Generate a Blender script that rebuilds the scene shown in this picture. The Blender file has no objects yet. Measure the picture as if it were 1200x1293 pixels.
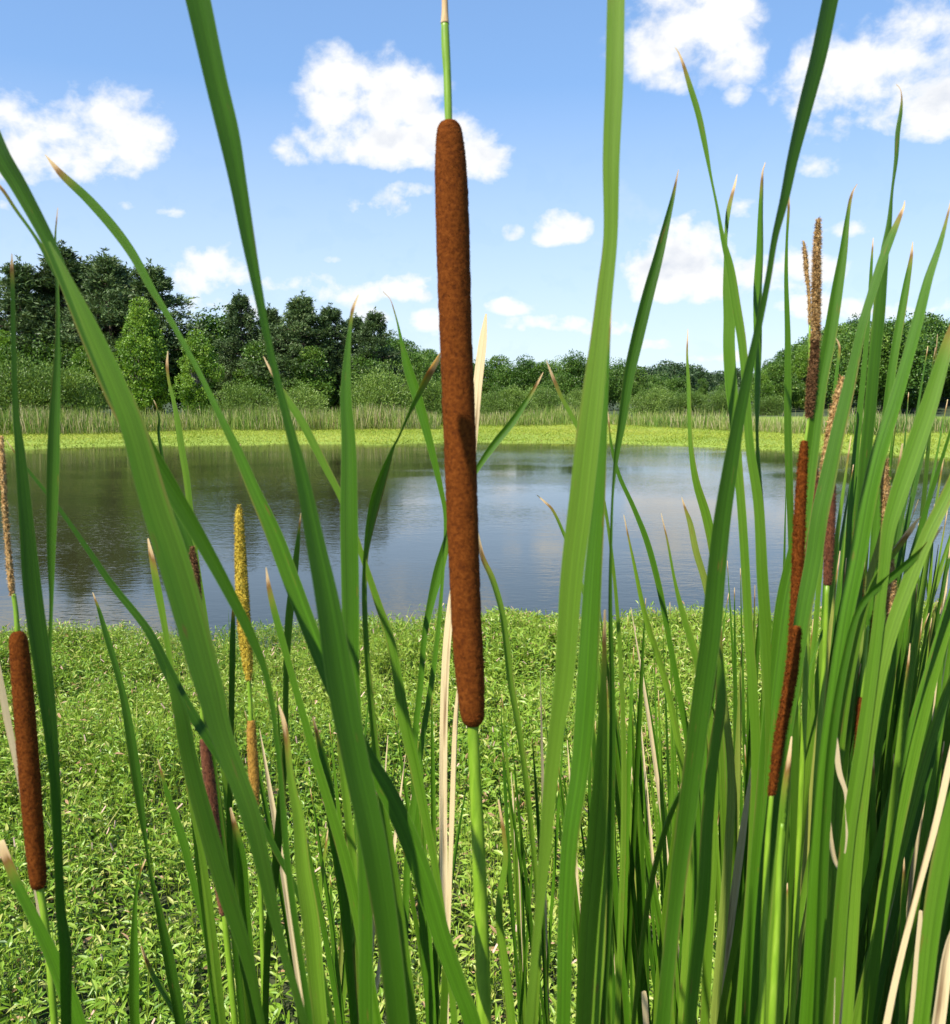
import bpy, math, random
import numpy as np
from mathutils import Vector, noise as mnoise
R = math.radians
rng = np.random.default_rng(7)
random.seed(11)
scene = bpy.context.scene
C = scene.collection

# ------------------------------------------------------------------ camera
F = 1200.0                       # focal length in photo pixels (photo is 1200 x 1293)
CZ = 2.0                         # eye height above the water
PITCH = math.atan(146.5 / F)     # looks slightly down
FWD = np.array([0, math.cos(PITCH), -math.sin(PITCH)])
UPV = np.array([0, math.sin(PITCH), math.cos(PITCH)])
RGT = np.array([1.0, 0, 0])
EYE = np.array([0, 0, CZ])
cd = bpy.data.cameras.new('camera'); cam = bpy.data.objects.new('camera', cd); C.objects.link(cam)
cam.location = (0, 0, CZ); cam.rotation_euler = (math.pi / 2 - PITCH, 0, 0)
cd.sensor_fit = 'HORIZONTAL'; cd.sensor_width = 36; cd.lens = 36.0
cd.clip_start = 0.02; cd.clip_end = 6000
cd.dof.use_dof = True; cd.dof.focus_distance = 2.2; cd.dof.aperture_fstop = 32
scene.camera = cam

def ray(px, py):
    return FWD + (px - 600) / F * RGT + (646.5 - py) / F * UPV
def at(px, py, d):               # point seen at a photo pixel, d metres along the view axis
    return EYE + ray(px, py) * d
def at_y(px, py, Y):
    r = ray(px, py); return EYE + r * (Y / r[1])

# ------------------------------------------------------------------ object helpers
def mesh_obj(name, verts, faces, mat, parent=None, smooth=True, uv=None, col=None, mats=None, mat_idx=None):
    me = bpy.data.meshes.new(name)
    verts = np.asarray(verts, dtype=np.float32)
    if isinstance(faces, np.ndarray):
        n, k = faces.shape
        me.vertices.add(len(verts)); me.vertices.foreach_set('co', verts.ravel())
        me.loops.add(n * k); me.loops.foreach_set('vertex_index', faces.astype(np.int32).ravel())
        me.polygons.add(n)
        me.polygons.foreach_set('loop_start', np.arange(0, n * k, k, dtype=np.int32))
        me.polygons.foreach_set('loop_total', np.full(n, k, dtype=np.int32))
        me.update(calc_edges=True)
    else:
        me.from_pydata([tuple(v) for v in verts], [], [tuple(f) for f in faces])
    me.validate()
    me.polygons.foreach_set('use_smooth', np.full(len(me.polygons), smooth))
    if uv is not None:           # per-vertex uv
        l = me.uv_layers.new(name='UVMap')
        vi = np.empty(len(me.loops), dtype=np.int32); me.loops.foreach_get('vertex_index', vi)
        l.data.foreach_set('uv', np.asarray(uv, dtype=np.float32)[vi].ravel())
    if col is not None:          # per-vertex random value, read by the material as tone
        a = me.attributes.new('tone', 'FLOAT', 'POINT')
        a.data.foreach_set('value', np.asarray(col, dtype=np.float32))
    for m in (mats or [mat]):
        me.materials.append(m)
    if mat_idx is not None:
        me.polygons.foreach_set('material_index', np.asarray(mat_idx, dtype=np.int32))
    o = bpy.data.objects.new(name, me); C.objects.link(o)
    if parent is not None: o.parent = parent
    return o
def tag(o, label=None, cat=None, group=None, kind=None):
    if label: o['label'] = label
    if cat: o['category'] = cat
    if group: o['group'] = group
    if kind: o['kind'] = kind
    return o
def empty(name, loc, label, cat, group=None):
    o = bpy.data.objects.new(name, None); C.objects.link(o)
    o.location = loc; o.empty_display_size = 0.1
    return tag(o, label, cat, group)

# ------------------------------------------------------------------ materials
def new_mat(name):
    m = bpy.data.materials.new(name); m.use_nodes = True
    nt = m.node_tree; nt.nodes.clear()
    return m, nt, (lambda t, **k: mk(nt, t, **k))
def mk(nt, t, **k):
    n = nt.nodes.new(t)
    for a, b in k.items():
        if a.startswith('i_'):
            key = a[2:].replace('_', ' ')
            n.inputs[int(key) if key.isdigit() else key].default_value = b
        else: setattr(n, a, b)
    return n
def ramp(nt, fac, stops, interp='LINEAR'):
    n = nt.nodes.new('ShaderNodeValToRGB'); e = n.color_ramp.elements
    n.color_ramp.interpolation = interp
    while len(e) < len(stops): e.new(0.5)
    for el, (p, c) in zip(e, stops):
        el.position = p; el.color = (*c, 1)
    nt.links.new(fac, n.inputs['Fac']); return n.outputs['Color']
def mixc(nt, fac, a, b, mode='MIX'):
    n = nt.nodes.new('ShaderNodeMix'); n.data_type = 'RGBA'; n.blend_type = mode
    for s, v in ((n.inputs['Factor'], fac), (n.inputs['A'], a), (n.inputs['B'], b)):
        if isinstance(v, (int, float)): s.default_value = v
        elif isinstance(v, tuple): s.default_value = (*v, 1)
        else: nt.links.new(v, s)
    return n.outputs['Result']
def math_(nt, op, a, b=None, clamp=False, c=None):
    n = nt.nodes.new('ShaderNodeMath'); n.operation = op; n.use_clamp = clamp
    for i, v in enumerate((a, b, c)):
        if v is None: continue
        if isinstance(v, (int, float)): n.inputs[i].default_value = v
        else: nt.links.new(v, n.inputs[i])
    return n.outputs[0]
def maprange(nt, v, a, b, c=0, d=1, smooth=False):
    n = nt.nodes.new('ShaderNodeMapRange'); n.clamp = True
    if smooth: n.interpolation_type = 'SMOOTHSTEP'
    nt.links.new(v, n.inputs[0])
    for i, x in enumerate((a, b, c, d)): n.inputs[i + 1].default_value = x
    return n.outputs[0]
def finish_leaf(nt, color, rough, transl, bump=None, tcol=None, spec=0.5):
    L = nt.links
    p = mk(nt, 'ShaderNodeBsdfPrincipled'); p.inputs['Specular IOR Level'].default_value = spec
    if isinstance(rough, (int, float)): p.inputs['Roughness'].default_value = rough
    else: L.new(rough, p.inputs['Roughness'])
    L.new(color, p.inputs['Base Color'])
    if bump is not None: L.new(bump, p.inputs['Normal'])
    t = mk(nt, 'ShaderNodeBsdfTranslucent')
    L.new(tcol if tcol is not None else color, t.inputs['Color'])
    mx = mk(nt, 'ShaderNodeMixShader', i_0=transl)
    L.new(p.outputs[0], mx.inputs[1]); L.new(t.outputs[0], mx.inputs[2])
    o = mk(nt, 'ShaderNodeOutputMaterial'); L.new(mx.outputs[0], o.inputs['Surface'])

def blade_mat(name, dry=False, c1=(0.034, 0.108, 0.004), c2=(0.076, 0.198, 0.007), c3=(0.17, 0.295, 0.022)):
    m, nt, N = new_mat(name); L = nt.links
    uv = N('ShaderNodeUVMap'); sep = N('ShaderNodeSeparateXYZ'); L.new(uv.outputs[0], sep.inputs[0])
    U, V = sep.outputs[0], sep.outputs[1]
    oi = N('ShaderNodeObjectInfo'); rnd = oi.outputs['Random']
    # parallel veins along the blade
    cx = N('ShaderNodeCombineXYZ')
    L.new(math_(nt, 'MULTIPLY', U, 34.0), cx.inputs[0]); L.new(math_(nt, 'MULTIPLY', V, 2.5), cx.inputs[1])
    L.new(math_(nt, 'MULTIPLY', rnd, 50.0), cx.inputs[2])
    vein = N('ShaderNodeTexNoise', i_Scale=1.0, i_Detail=3.0, i_Roughness=0.6); L.new(cx.outputs[0], vein.inputs['Vector'])
    cy = N('ShaderNodeCombineXYZ')
    L.new(math_(nt, 'MULTIPLY', U, 1.6), cy.inputs[0]); L.new(math_(nt, 'MULTIPLY', V, 9.0), cy.inputs[1])
    L.new(math_(nt, 'MULTIPLY', rnd, 91.0), cy.inputs[2])
    blot = N('ShaderNodeTexNoise', i_Scale=1.0, i_Detail=4.0, i_Roughness=0.6); L.new(cy.outputs[0], blot.inputs['Vector'])
    if dry:
        base = ramp(nt, vein.outputs[0], [(0.25, (0.40, 0.29, 0.14)), (0.5, (0.66, 0.53, 0.30)), (0.75, (0.80, 0.70, 0.46))])
        base = mixc(nt, maprange(nt, blot.outputs[0], 0.55, 0.72), base, (0.25, 0.16, 0.08))
        tr = 0.22; tcol = base
    else:
        mixv = math_(nt, 'ADD', math_(nt, 'MULTIPLY', rnd, 0.70), math_(nt, 'MULTIPLY', blot.outputs[0], 0.36))
        base = ramp(nt, mixv, [(0.12, c1), (0.5, c2), (0.95, c3)])
        veinv = maprange(nt, vein.outputs[0], 0.32, 0.68, 0.66, 1.32)
        vm = N('ShaderNodeVectorMath', operation='SCALE'); L.new(base, vm.inputs[0]); L.new(veinv, vm.inputs['Scale'])
        base = vm.outputs[0]
        # midrib and pale margins
        mid = math_(nt, 'ABSOLUTE', math_(nt, 'SUBTRACT', U, 0.5))
        base = mixc(nt, maprange(nt, mid, 0.47, 0.5, 0, 0.55), base, (0.26, 0.36, 0.09))
        # dying tip: cream end, rusty band, then yellowing green
        tl = math_(nt, 'DIVIDE', V, maprange(nt, rnd, 0, 1, 0.25, 0.8))
        tl = math_(nt, 'ADD', tl, math_(nt, 'MULTIPLY', math_(nt, 'SUBTRACT', blot.outputs[0], 0.5), 0.03))
        tipc = ramp(nt, maprange(nt, tl, 0, 0.06), [(0.0, (0.72, 0.60, 0.40)), (0.25, (0.62, 0.47, 0.26)), (0.38, (0.28, 0.13, 0.04)), (0.6, (0.30, 0.26, 0.04)), (1.0, (0.14, 0.24, 0.03))])
        base = mixc(nt, maprange(nt, tl, 0.018, 0.055, 1, 0), base, tipc)
        base = mixc(nt, math_(nt, 'MULTIPLY', maprange(nt, mid, .36, .5), maprange(nt, blot.outputs[0], .56, .68, 0, .8)), base, (0.26, 0.17, 0.05))
        # rust spots and scuffs
        sp = N('ShaderNodeTexNoise', i_Scale=1.0, i_Detail=2.0)
        cz = N('ShaderNodeCombineXYZ'); L.new(math_(nt, 'MULTIPLY', U, 4.0), cz.inputs[0]); L.new(math_(nt, 'MULTIPLY', V, 45.0), cz.inputs[1]); L.new(math_(nt, 'MULTIPLY', rnd, 37.0), cz.inputs[2])
        L.new(cz.outputs[0], sp.inputs['Vector'])
        base = mixc(nt, maprange(nt, sp.outputs[0], 0.70, 0.77, 0, 0.75), base, (0.22, 0.13, 0.03))
        tm = N('ShaderNodeVectorMath', operation='MULTIPLY'); L.new(base, tm.inputs[0]); tm.inputs[1].default_value = (1.75, 1.6, 0.8)
        tcol = tm.outputs[0]; tr = 0.40
    bp = N('ShaderNodeBump', i_Strength=0.35, i_Distance=0.0006); L.new(vein.outputs[0], bp.inputs['Height'])
    ro = maprange(nt, blot.outputs[0], 0.3, 0.7, 0.36, 0.55)
    finish_leaf(nt, base, ro, tr, bp.outputs[0], tcol, spec=0.30)
    return m
M = {}
M['blade'] = blade_mat('cattail_leaf_green')
M['dry'] = blade_mat('cattail_leaf_dry', dry=True)
M['yellowing'] = blade_mat('cattail_leaf_yellowing', c1=(0.16, 0.24, 0.03), c2=(0.24, 0.30, 0.05), c3=(0.36, 0.36, 0.08))

def noise_mat(name, stops, scale, detail=4, rough=0.8, bump=0.5, dist=0.001, sheen=0.0, transl=0.0, vec=(1, 1, 1), spec=0.3):
    m, nt, N = new_mat(name); L = nt.links
    tc = N('ShaderNodeTexCoord'); mp = N('ShaderNodeMapping'); mp.inputs['Scale'].default_value = vec
    L.new(tc.outputs['Object'], mp.inputs[0])
    nz = N('ShaderNodeTexNoise', i_Scale=scale, i_Detail=detail, i_Roughness=0.65); L.new(mp.outputs[0], nz.inputs['Vector'])
    col = ramp(nt, nz.outputs[0], stops)
    p = N('ShaderNodeBsdfPrincipled', i_Roughness=rough); L.new(col, p.inputs['Base Color'])
    p.inputs['Specular IOR Level'].default_value = spec
    if sheen: p.inputs['Sheen Weight'].default_value = sheen; p.inputs['Sheen Tint'].default_value = (0.9, 0.6, 0.35, 1)
    b = N('ShaderNodeBump', i_Strength=bump, i_Distance=dist); L.new(nz.outputs[0], b.inputs['Height']); L.new(b.outputs[0], p.inputs['Normal'])
    o = N('ShaderNodeOutputMaterial')
    if transl:
        t = N('ShaderNodeBsdfTranslucent'); L.new(col, t.inputs[0]); x = N('ShaderNodeMixShader', i_0=transl)
        L.new(p.outputs[0], x.inputs[1]); L.new(t.outputs[0], x.inputs[2]); L.new(x.outputs[0], o.inputs[0])
    else: L.new(p.outputs[0], o.inputs[0])
    return m
M['head'] = noise_mat('seed_head_brown', [(0.30, (0.055, 0.014, 0.003)), (0.5, (0.115, 0.030, 0.004)), (0.72, (0.17, 0.050, 0.008))], 480, 5, 0.95, 0.6, 0.0008, 0.0, spec=.08)
M['head_dark'] = noise_mat('seed_head_dark', [(0.28, (0.045, 0.014, 0.008)), (0.5, (0.10, 0.03, 0.012)), (0.74, (0.17, 0.06, 0.025))], 230, 6, 0.95, 0.9, 0.0012, 0.2)
M['head_gold'] = noise_mat('seed_head_young', [(0.28, (0.20, 0.10, 0.012)), (0.5, (0.34, 0.18, 0.025)), (0.74, (0.45, 0.26, 0.05))], 260, 6, 0.9, 0.9, 0.0012, 0.2)
M['pollen'] = noise_mat('pollen_spike_yellow', [(0.25, (0.24, 0.15, 0.012)), (0.5, (0.48, 0.34, 0.03)), (0.75, (0.62, 0.50, 0.09))], 420, 5, 0.9, 1.0, 0.002)
M['spent'] = noise_mat('pollen_spike_spent', [(0.28, (0.13, 0.06, 0.016)), (0.5, (0.42, 0.25, 0.09)), (0.72, (0.66, 0.48, 0.24))], 420, 5, 0.9, 1.0, 0.002)
M['spent_dark'] = noise_mat('pollen_spike_dark', [(0.28, (0.06, 0.026, 0.010)), (0.5, (0.17, 0.08, 0.03)), (0.74, (0.36, 0.21, 0.09))], 420, 5, 0.9, 1.0, 0.002)
M['stalk'] = noise_mat('stalk_green', [(0.3, (0.13, 0.25, 0.012)), (0.55, (0.20, 0.35, 0.02)), (0.8, (0.30, 0.42, 0.05))], 60, 4, 0.4, 0.3, 0.0006, transl=0.12, vec=(6, 6, 0.4), spec=0.5)
M['stalk_dry'] = noise_mat('stalk_dry', [(0.3, (0.30, 0.17, 0.07)), (0.55, (0.50, 0.34, 0.17)), (0.8, (0.66, 0.52, 0.33))], 60, 4, 0.7, 0.4, 0.0006, vec=(6, 6, 0.4))

def tone_leaf_mat(name, stops, rough=0.5, transl=0.3, spec=0.4, tmul=(1.35, 1.25, 0.8), objvar=0.0):
    """leaf whose green is picked by the leaf's own random tone (attribute) and a little by the plant"""
    m, nt, N = new_mat(name); L = nt.links
    a = N('ShaderNodeAttribute', attribute_name='tone'); v = a.outputs['Fac']
    if objvar:
        oi = N('ShaderNodeObjectInfo')
        v = math_(nt, 'ADD', v, math_(nt, 'MULTIPLY', math_(nt, 'SUBTRACT', oi.outputs['Random'], 0.5), objvar), clamp=True)
    col = ramp(nt, v, stops)
    tm = N('ShaderNodeVectorMath', operation='MULTIPLY'); L.new(col, tm.inputs[0]); tm.inputs[1].default_value = tmul
    finish_leaf(nt, col, rough, transl, None, tm.outputs[0], spec)
    return m
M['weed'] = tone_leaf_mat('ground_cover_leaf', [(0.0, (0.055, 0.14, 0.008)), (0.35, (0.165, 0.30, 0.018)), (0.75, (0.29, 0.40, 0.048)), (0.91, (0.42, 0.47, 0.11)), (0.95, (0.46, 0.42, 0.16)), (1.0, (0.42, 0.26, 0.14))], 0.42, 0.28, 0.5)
M['weed_flower'] = noise_mat('ground_cover_flower', [(0.3, (0.45, 0.26, 0.20)), (0.7, (0.60, 0.45, 0.36))], 90, 2, 0.7, 0.0)
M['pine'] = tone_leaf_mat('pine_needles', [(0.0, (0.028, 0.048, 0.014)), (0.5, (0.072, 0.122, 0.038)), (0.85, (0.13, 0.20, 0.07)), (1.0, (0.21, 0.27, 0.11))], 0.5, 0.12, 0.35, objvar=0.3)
M['broad'] = tone_leaf_mat('broadleaf_leaves', [(0.0, (0.035, 0.09, 0.010)), (0.5, (0.08, 0.165, 0.020)), (0.9, (0.15, 0.25, 0.035)), (1.0, (0.22, 0.31, 0.06))], 0.45, 0.25, 0.4, objvar=0.5)
M['broad_light'] = tone_leaf_mat('light_broadleaf_leaves', [(0.0, (0.06, 0.14, 0.012)), (0.5, (0.14, 0.26, 0.025)), (0.9, (0.23, 0.36, 0.045)), (1.0, (0.3, 0.42, 0.07))], 0.45, 0.3, 0.4, objvar=0.3)
M['willow'] = tone_leaf_mat('willow_leaves', [(0.0, (0.07, 0.135, 0.02)), (0.5, (0.15, 0.24, 0.04)), (0.9, (0.24, 0.34, 0.07)), (1.0, (0.3, 0.38, 0.11))], 0.45, 0.25, 0.4, objvar=0.4)
M['far_wood'] = tone_leaf_mat('far_wood_leaves', [(0.0, (0.03, 0.065, 0.022)), (0.5, (0.05, 0.095, 0.032)), (1.0, (0.08, 0.13, 0.045))], 0.5, 0.2, 0.35, objvar=0.4)
M['reed'] = tone_leaf_mat('far_reed_blades', [(0.0, (0.06, 0.13, 0.025)), (0.45, (0.15, 0.25, 0.035)), (0.65, (0.25, 0.31, 0.07)), (0.8, (0.38, 0.33, 0.17)), (1.0, (0.5, 0.43, 0.28))], 0.6, 0.25, 0.3)
M['strip'] = tone_leaf_mat('far_marsh_leaves', [(0.0, (0.14, 0.22, 0.010)), (0.5, (0.29, 0.345, 0.04)), (0.85, (0.40, 0.43, 0.07)), (1.0, (0.30, 0.23, 0.07))], 0.6, 0.2, 0.3)
M['bark'] = noise_mat('bark', [(0.3, (0.045, 0.032, 0.024)), (0.6, (0.11, 0.08, 0.06)), (0.8, (0.17, 0.13, 0.10))], 3, 6, 0.9, 0.8, 0.03, vec=(3, 3, 0.6))
M['bark_pale'] = noise_mat('bark_pale', [(0.3, (0.10, 0.09, 0.07)), (0.6, (0.24, 0.22, 0.19)), (0.8, (0.36, 0.34, 0.30))], 3, 6, 0.9, 0.8, 0.02, vec=(3, 3, 0.6))

# ------------------------------------------------------------------ terrain and water
def near_shore(x): return 7.55 + 0.14 * x + 0.16 * np.sin(x * 1.7 + 1) + 0.1 * np.sin(x * 4.1)
def far_shore(x):
    x = np.asarray(x, float)
    return 41.2 - np.where(x < 0, 0.0165, 0.04) * x * x + 0.7 * np.sin(x * 0.35) + 0.5 * np.sin(x * 0.9 + 2) + 0.3 * np.sin(x * 2.3 + 1)
def sstep(a, b, x):
    t = np.clip((x - a) / (b - a), 0, 1); return t * t * (3 - 2 * t)
def ground(x, y):
    x = np.asarray(x, float); y = np.asarray(y, float)
    n, f = near_shore(x), far_shore(x)
    inside = np.minimum(y - n, f - y)                  # > 0 over the pond
    bank = 0.06 + 0.12 * sstep(0, 5, -inside)
    z = np.where(inside > 0, -0.55 * sstep(0, 2.5, inside) + 0.06 * (1 - sstep(0, 0.6, inside)), bank)
    z = z + 0.5 * sstep(10, 26, y - f) * (y > 20)
    # wooded rise to the right, low hills farther off
    z = z + 5.0 * sstep(66, 130, y) * sstep(14, 60, x) * (1 - sstep(135, 170, y))
    z = z + 1.5 * sstep(150, 290, y) * (0.7 + 0.3 * np.sin(x * 0.021 + 1.0))
    z = z + 4.0 * sstep(66, 120, y) * sstep(2, -16, x) * (y > 20)
    return z
def axis(lims):
    out = []
    for a, b, s in lims: out.append(np.arange(a, b, s))
    return np.concatenate(out + [[lims[-1][1]]])
xs = axis([(-2400, -300, 300), (-300, -60, 12), (-60, -8, 1.0), (-8, 8, 0.2), (8, 60, 1.0), (60, 300, 12), (300, 2400, 300)])
ys = axis([(-2400, -100, 300), (-100, -10, 10), (-10, 0, 0.8), (0, 10, 0.2), (10, 60, 0.8), (60, 160, 5), (160, 400, 15), (400, 4000, 300)])
X, Y = np.meshgrid(xs, ys); Z = ground(X, Y)
nx = len(xs); ii, jj = np.meshgrid(np.arange(nx - 1), np.arange(len(ys) - 1))
a = (jj * nx + ii).ravel(); quads = np.stack([a, a + 1, a + nx + 1, a + nx], 1)
m, nt, N = new_mat('marsh_ground'); L = nt.links
geo = N('ShaderNodeNewGeometry')
nz = N('ShaderNodeTexNoise', i_Scale=6.0, i_Detail=8.0, i_Roughness=0.7); L.new(geo.outputs['Position'], nz.inputs['Vector'])
nz2 = N('ShaderNodeTexNoise', i_Scale=0.25, i_Detail=5.0); L.new(geo.outputs['Position'], nz2.inputs['Vector'])
near_c = ramp(nt, nz.outputs[0], [(0.3, (0.018, 0.020, 0.008)), (0.55, (0.045, 0.06, 0.016)), (0.75, (0.10, 0.12, 0.035))])
far_c = ramp(nt, nz.outputs[0], [(0.3, (0.13, 0.19, 0.012)), (0.5, (0.20, 0.28, 0.03)), (0.75, (0.30, 0.36, 0.05))])
wood_c = ramp(nt, nz2.outputs[0], [(0.3, (0.02, 0.035, 0.01)), (0.7, (0.045, 0.07, 0.02))])
sx = N('ShaderNodeSeparateXYZ'); L.new(geo.outputs['Position'], sx.inputs[0])
c = mixc(nt, maprange(nt, sx.outputs[1], 14, 20), near_c, far_c)
c = mixc(nt, maprange(nt, sx.outputs[1], 58, 64), c, wood_c)
p = N('ShaderNodeBsdfPrincipled', i_Roughness=0.95); L.new(c, p.inputs['Base Color'])
b = N('ShaderNodeBump', i_Strength=0.6, i_Distance=0.05); L.new(nz.outputs[0], b.inputs['Height']); L.new(b.outputs[0], p.inputs['Normal'])
o = N('ShaderNodeOutputMaterial'); L.new(p.outputs[0], o.inputs[0])
tag(mesh_obj('ground', np.stack([X, Y, Z], -1).reshape(-1, 3), quads, m), kind='structure')

m, nt, N = new_mat('pond_water'); L = nt.links
geo = N('ShaderNodeNewGeometry')
def wnoise(sc, scale, detail):
    mp = N('ShaderNodeMapping'); mp.inputs['Scale'].default_value = sc; mp.inputs['Rotation'].default_value = (0, 0, R(14)); L.new(geo.outputs['Position'], mp.inputs[0])
    n = N('ShaderNodeTexNoise', i_Scale=scale, i_Detail=detail, i_Roughness=0.55); L.new(mp.outputs[0], n.inputs['Vector']); return n.outputs[0]
w1 = wnoise((1, 2.2, 1), 7.0, 2.0); w2 = wnoise((1, 1.8, 1), 2.2, 2.0); gust = wnoise((1, 1.6, 1), 0.11, 2.0)
amp = maprange(nt, gust, 0.40, 0.60, 0.16, 1.0)
h = math_(nt, 'MULTIPLY', math_(nt, 'ADD', math_(nt, 'MULTIPLY', w1, 0.45), math_(nt, 'MULTIPLY', w2, 0.55)), amp)
b = N('ShaderNodeBump', i_Strength=1.0, i_Distance=0.0085); L.new(h, b.inputs['Height'])
p = N('ShaderNodeBsdfPrincipled', i_Roughness=0.04, i_IOR=1.333)
p.inputs['Base Color'].default_value = (0.026, 0.027, 0.010, 1); L.new(b.outputs[0], p.inputs['Normal'])
o = N('ShaderNodeOutputMaterial'); L.new(p.outputs[0], o.inputs[0])
wx = np.linspace(-60, 45, 60); wy = np.linspace(-4, 48, 40); WX, WY = np.meshgrid(wx, wy)
ii, jj = np.meshgrid(np.arange(59), np.arange(39)); a = (jj * 60 + ii).ravel()
keep_q = np.stack([a, a + 1, a + 61, a + 60], 1)
cxq = WX.ravel()[keep_q].mean(1); cyq = WY.ravel()[keep_q].mean(1)
ok = (cyq > near_shore(cxq) - 2.2) & (cyq < far_shore(cxq) + 2.2)
tag(mesh_obj('water', np.stack([WX, WY, 0 * WX], -1).reshape(-1, 3), keep_q[ok], m), kind='structure')

# ------------------------------------------------------------------ small leaf builder (ground cover, reeds)
def unit(v): return v / (np.linalg.norm(v, axis=-1, keepdims=True) + 1e-9)
def lance_leaves(P, D, W, length, width, droop=0.25):
    """folded lance-shaped leaves: base P, direction D, side W -> verts (n,7,3), tris"""
    n = len(P); l = length[:, None]; w = width[:, None]
    Nn = unit(np.cross(W, D))
    q = lambda t: P + D * l * t - np.array([0, 0, 1.0]) * (l * droop * t * t)
    f = 0.22
    v = np.stack([q(0), q(.38) + W * w * .5 + Nn * w * f, q(.38), q(.38) - W * w * .5 + Nn * w * f,
                  q(.75) + W * w * .3 + Nn * w * f * .6, q(.75) - W * w * .3 + Nn * w * f * .6, q(1)], 1)
    t = np.array([[0, 1, 2], [0, 2, 3], [2, 1, 4], [2, 4, 6], [2, 6, 5], [2, 5, 3]])
    fc = (np.arange(n)[:, None, None] * 7 + t[None]).reshape(-1, 3)
    return v.reshape(-1, 3), fc

def lump(x, y, s, seed=0):
    r = np.zeros_like(x); g = np.random.default_rng(seed)
    for k in range(10):
        a = g.uniform(0, 2 * np.pi); fr = s * g.uniform(0.6, 2.2)
        r += np.sin((x * np.cos(a) + y * np.sin(a)) * fr + g.uniform(0, 6.28))
    return r / 10 ** 0.5 / 1.4   # about -1..1

ns = 46000
yy = np.sqrt(rng.uniform(0.5 ** 2, 8.9 ** 2, ns)); xx = rng.uniform(-1, 1, ns) * (0.56 * yy + 1.0)
k = yy < near_shore(xx) + 0.12 + 0.16 * rng.standard_normal(ns) + 0.28 * lump(xx, yy, 3, 4)
xx, yy = xx[k], yy[k]; ns = len(xx)
lum = lump(xx, yy, 2.3, 1)
hh = 0.20 + 0.08 * lum + 0.075 * lump(xx, yy, 6, 2) + rng.uniform(-0.04, 0.05, ns)
hh *= 1 - 0.5 * sstep(-0.6, 0.3, yy - near_shore(xx)); hh = np.clip(hh, 0.04, None)
gz = ground(xx, yy)
nl = 9
S = np.repeat(np.arange(ns), nl); kk = np.tile(np.arange(nl), ns)
tt = 0.30 + 0.7 * (kk + rng.uniform(0, 1, len(S))) / nl
lean = rng.standard_normal((ns, 2)) * 0.22
az = kk * 2.4 + np.repeat(rng.uniform(0, 6.28, ns), nl) + rng.normal(0, .3, len(S))
el = rng.normal(0.35, 0.35, len(S)) + 0.5 * (tt > .92)
Pb = np.stack([xx[S] + lean[S, 0] * tt * hh[S], yy[S] + lean[S, 1] * tt * hh[S], gz[S] + hh[S] * tt], 1)
D = np.stack([np.cos(az) * np.cos(el), np.sin(az) * np.cos(el), np.sin(el)], 1)
W = unit(np.cross(D, np.array([0, 0, 1.0]) + rng.normal(0, .35, (len(S), 3))))
patch = lump(xx, yy, 1.0, 31)[S]
ln = rng.uniform(0.024, 0.054, len(S)) * (1 + .26 * np.clip(patch, -.6, 1.2)) * (1.15 - 0.5 * np.clip(tt - .7, 0, 1)); wd = ln * rng.uniform(0.16, 0.27, len(S)) * (1 + .22 * np.clip(lump(xx, yy, .8, 33)[S], -.4, 1.3))
v, f = lance_leaves(Pb, D, W, ln, wd)
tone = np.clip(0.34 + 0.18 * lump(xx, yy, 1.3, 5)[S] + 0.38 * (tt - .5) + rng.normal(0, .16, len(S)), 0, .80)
tone[rng.uniform(0, 1, len(S)) < 0.10 + 0.08 * lump(xx, yy, 1.9, 21)[S]] = 0.92
tone[rng.uniform(0, 1, len(S)) < 0.018 + 0.05 * np.clip(lump(xx, yy, 1.1, 22)[S], 0, 1)] = 1.0
tone = np.repeat(tone, 7)
# stems as thin three-sided rods + flower spikes
def rods(A, B, r):
    d = unit(B - A); s = unit(np.cross(d, np.array([0.3, 1, 0.2]))); t2 = np.cross(d, s)
    vs = []
    for e in (A, B):
        for q in range(3):
            an = q * 2.094; vs.append(e + (s * math.cos(an) + t2 * math.sin(an)) * r)
    vs = np.stack(vs, 1); n = len(A)
    t = np.array([[0, 1, 4], [0, 4, 3], [1, 2, 5], [1, 5, 4], [2, 0, 3], [2, 3, 5]])
    return vs.reshape(-1, 3), (np.arange(n)[:, None, None] * 6 + t[None]).reshape(-1, 3)
A = np.stack([xx, yy, gz], 1); B = A + np.stack([lean[:, 0] * hh, lean[:, 1] * hh, hh], 1)
v2, f2 = rods(A, B, 0.0014)
fl = rng.choice(ns, 900, replace=False)
A3 = B[fl]; B3 = A3 + np.stack([rng.normal(0, .012, 900), rng.normal(0, .012, 900), rng.uniform(.012, .028, 900)], 1)
v3, f3 = rods(A3, B3, 0.0032)
# scattered upright grass blades and pale dead stems among the weeds
ng = 2600; gi = rng.choice(ns, ng); gi = gi[(lump(xx, yy, 1.6, 35)[gi] > -.1)]; ng = len(gi)
Dg = unit(np.stack([rng.normal(0, .3, ng), rng.normal(0, .3, ng), np.ones(ng)], 1)); ag = rng.uniform(0, 3.14, ng)
v4, f4 = lance_leaves(np.stack([xx[gi], yy[gi], gz[gi]], 1), Dg, np.stack([np.cos(ag), np.sin(ag), 0 * ag], 1), hh[gi] * rng.uniform(1.1, 1.9, ng), rng.uniform(.004, .008, ng), .15)
t4 = np.where(rng.uniform(0, 1, ng) < .3, .94, rng.uniform(.1, .7, ng))
V_ = np.concatenate([v, v2, v3, v4]); F_ = np.concatenate([f, f2 + len(v), f3 + len(v) + len(v2), f4 + len(v) + len(v2) + len(v3)])
T_ = np.concatenate([tone, np.full(len(v2), .75), np.zeros(len(v3)), np.repeat(t4, 7)])
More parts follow.
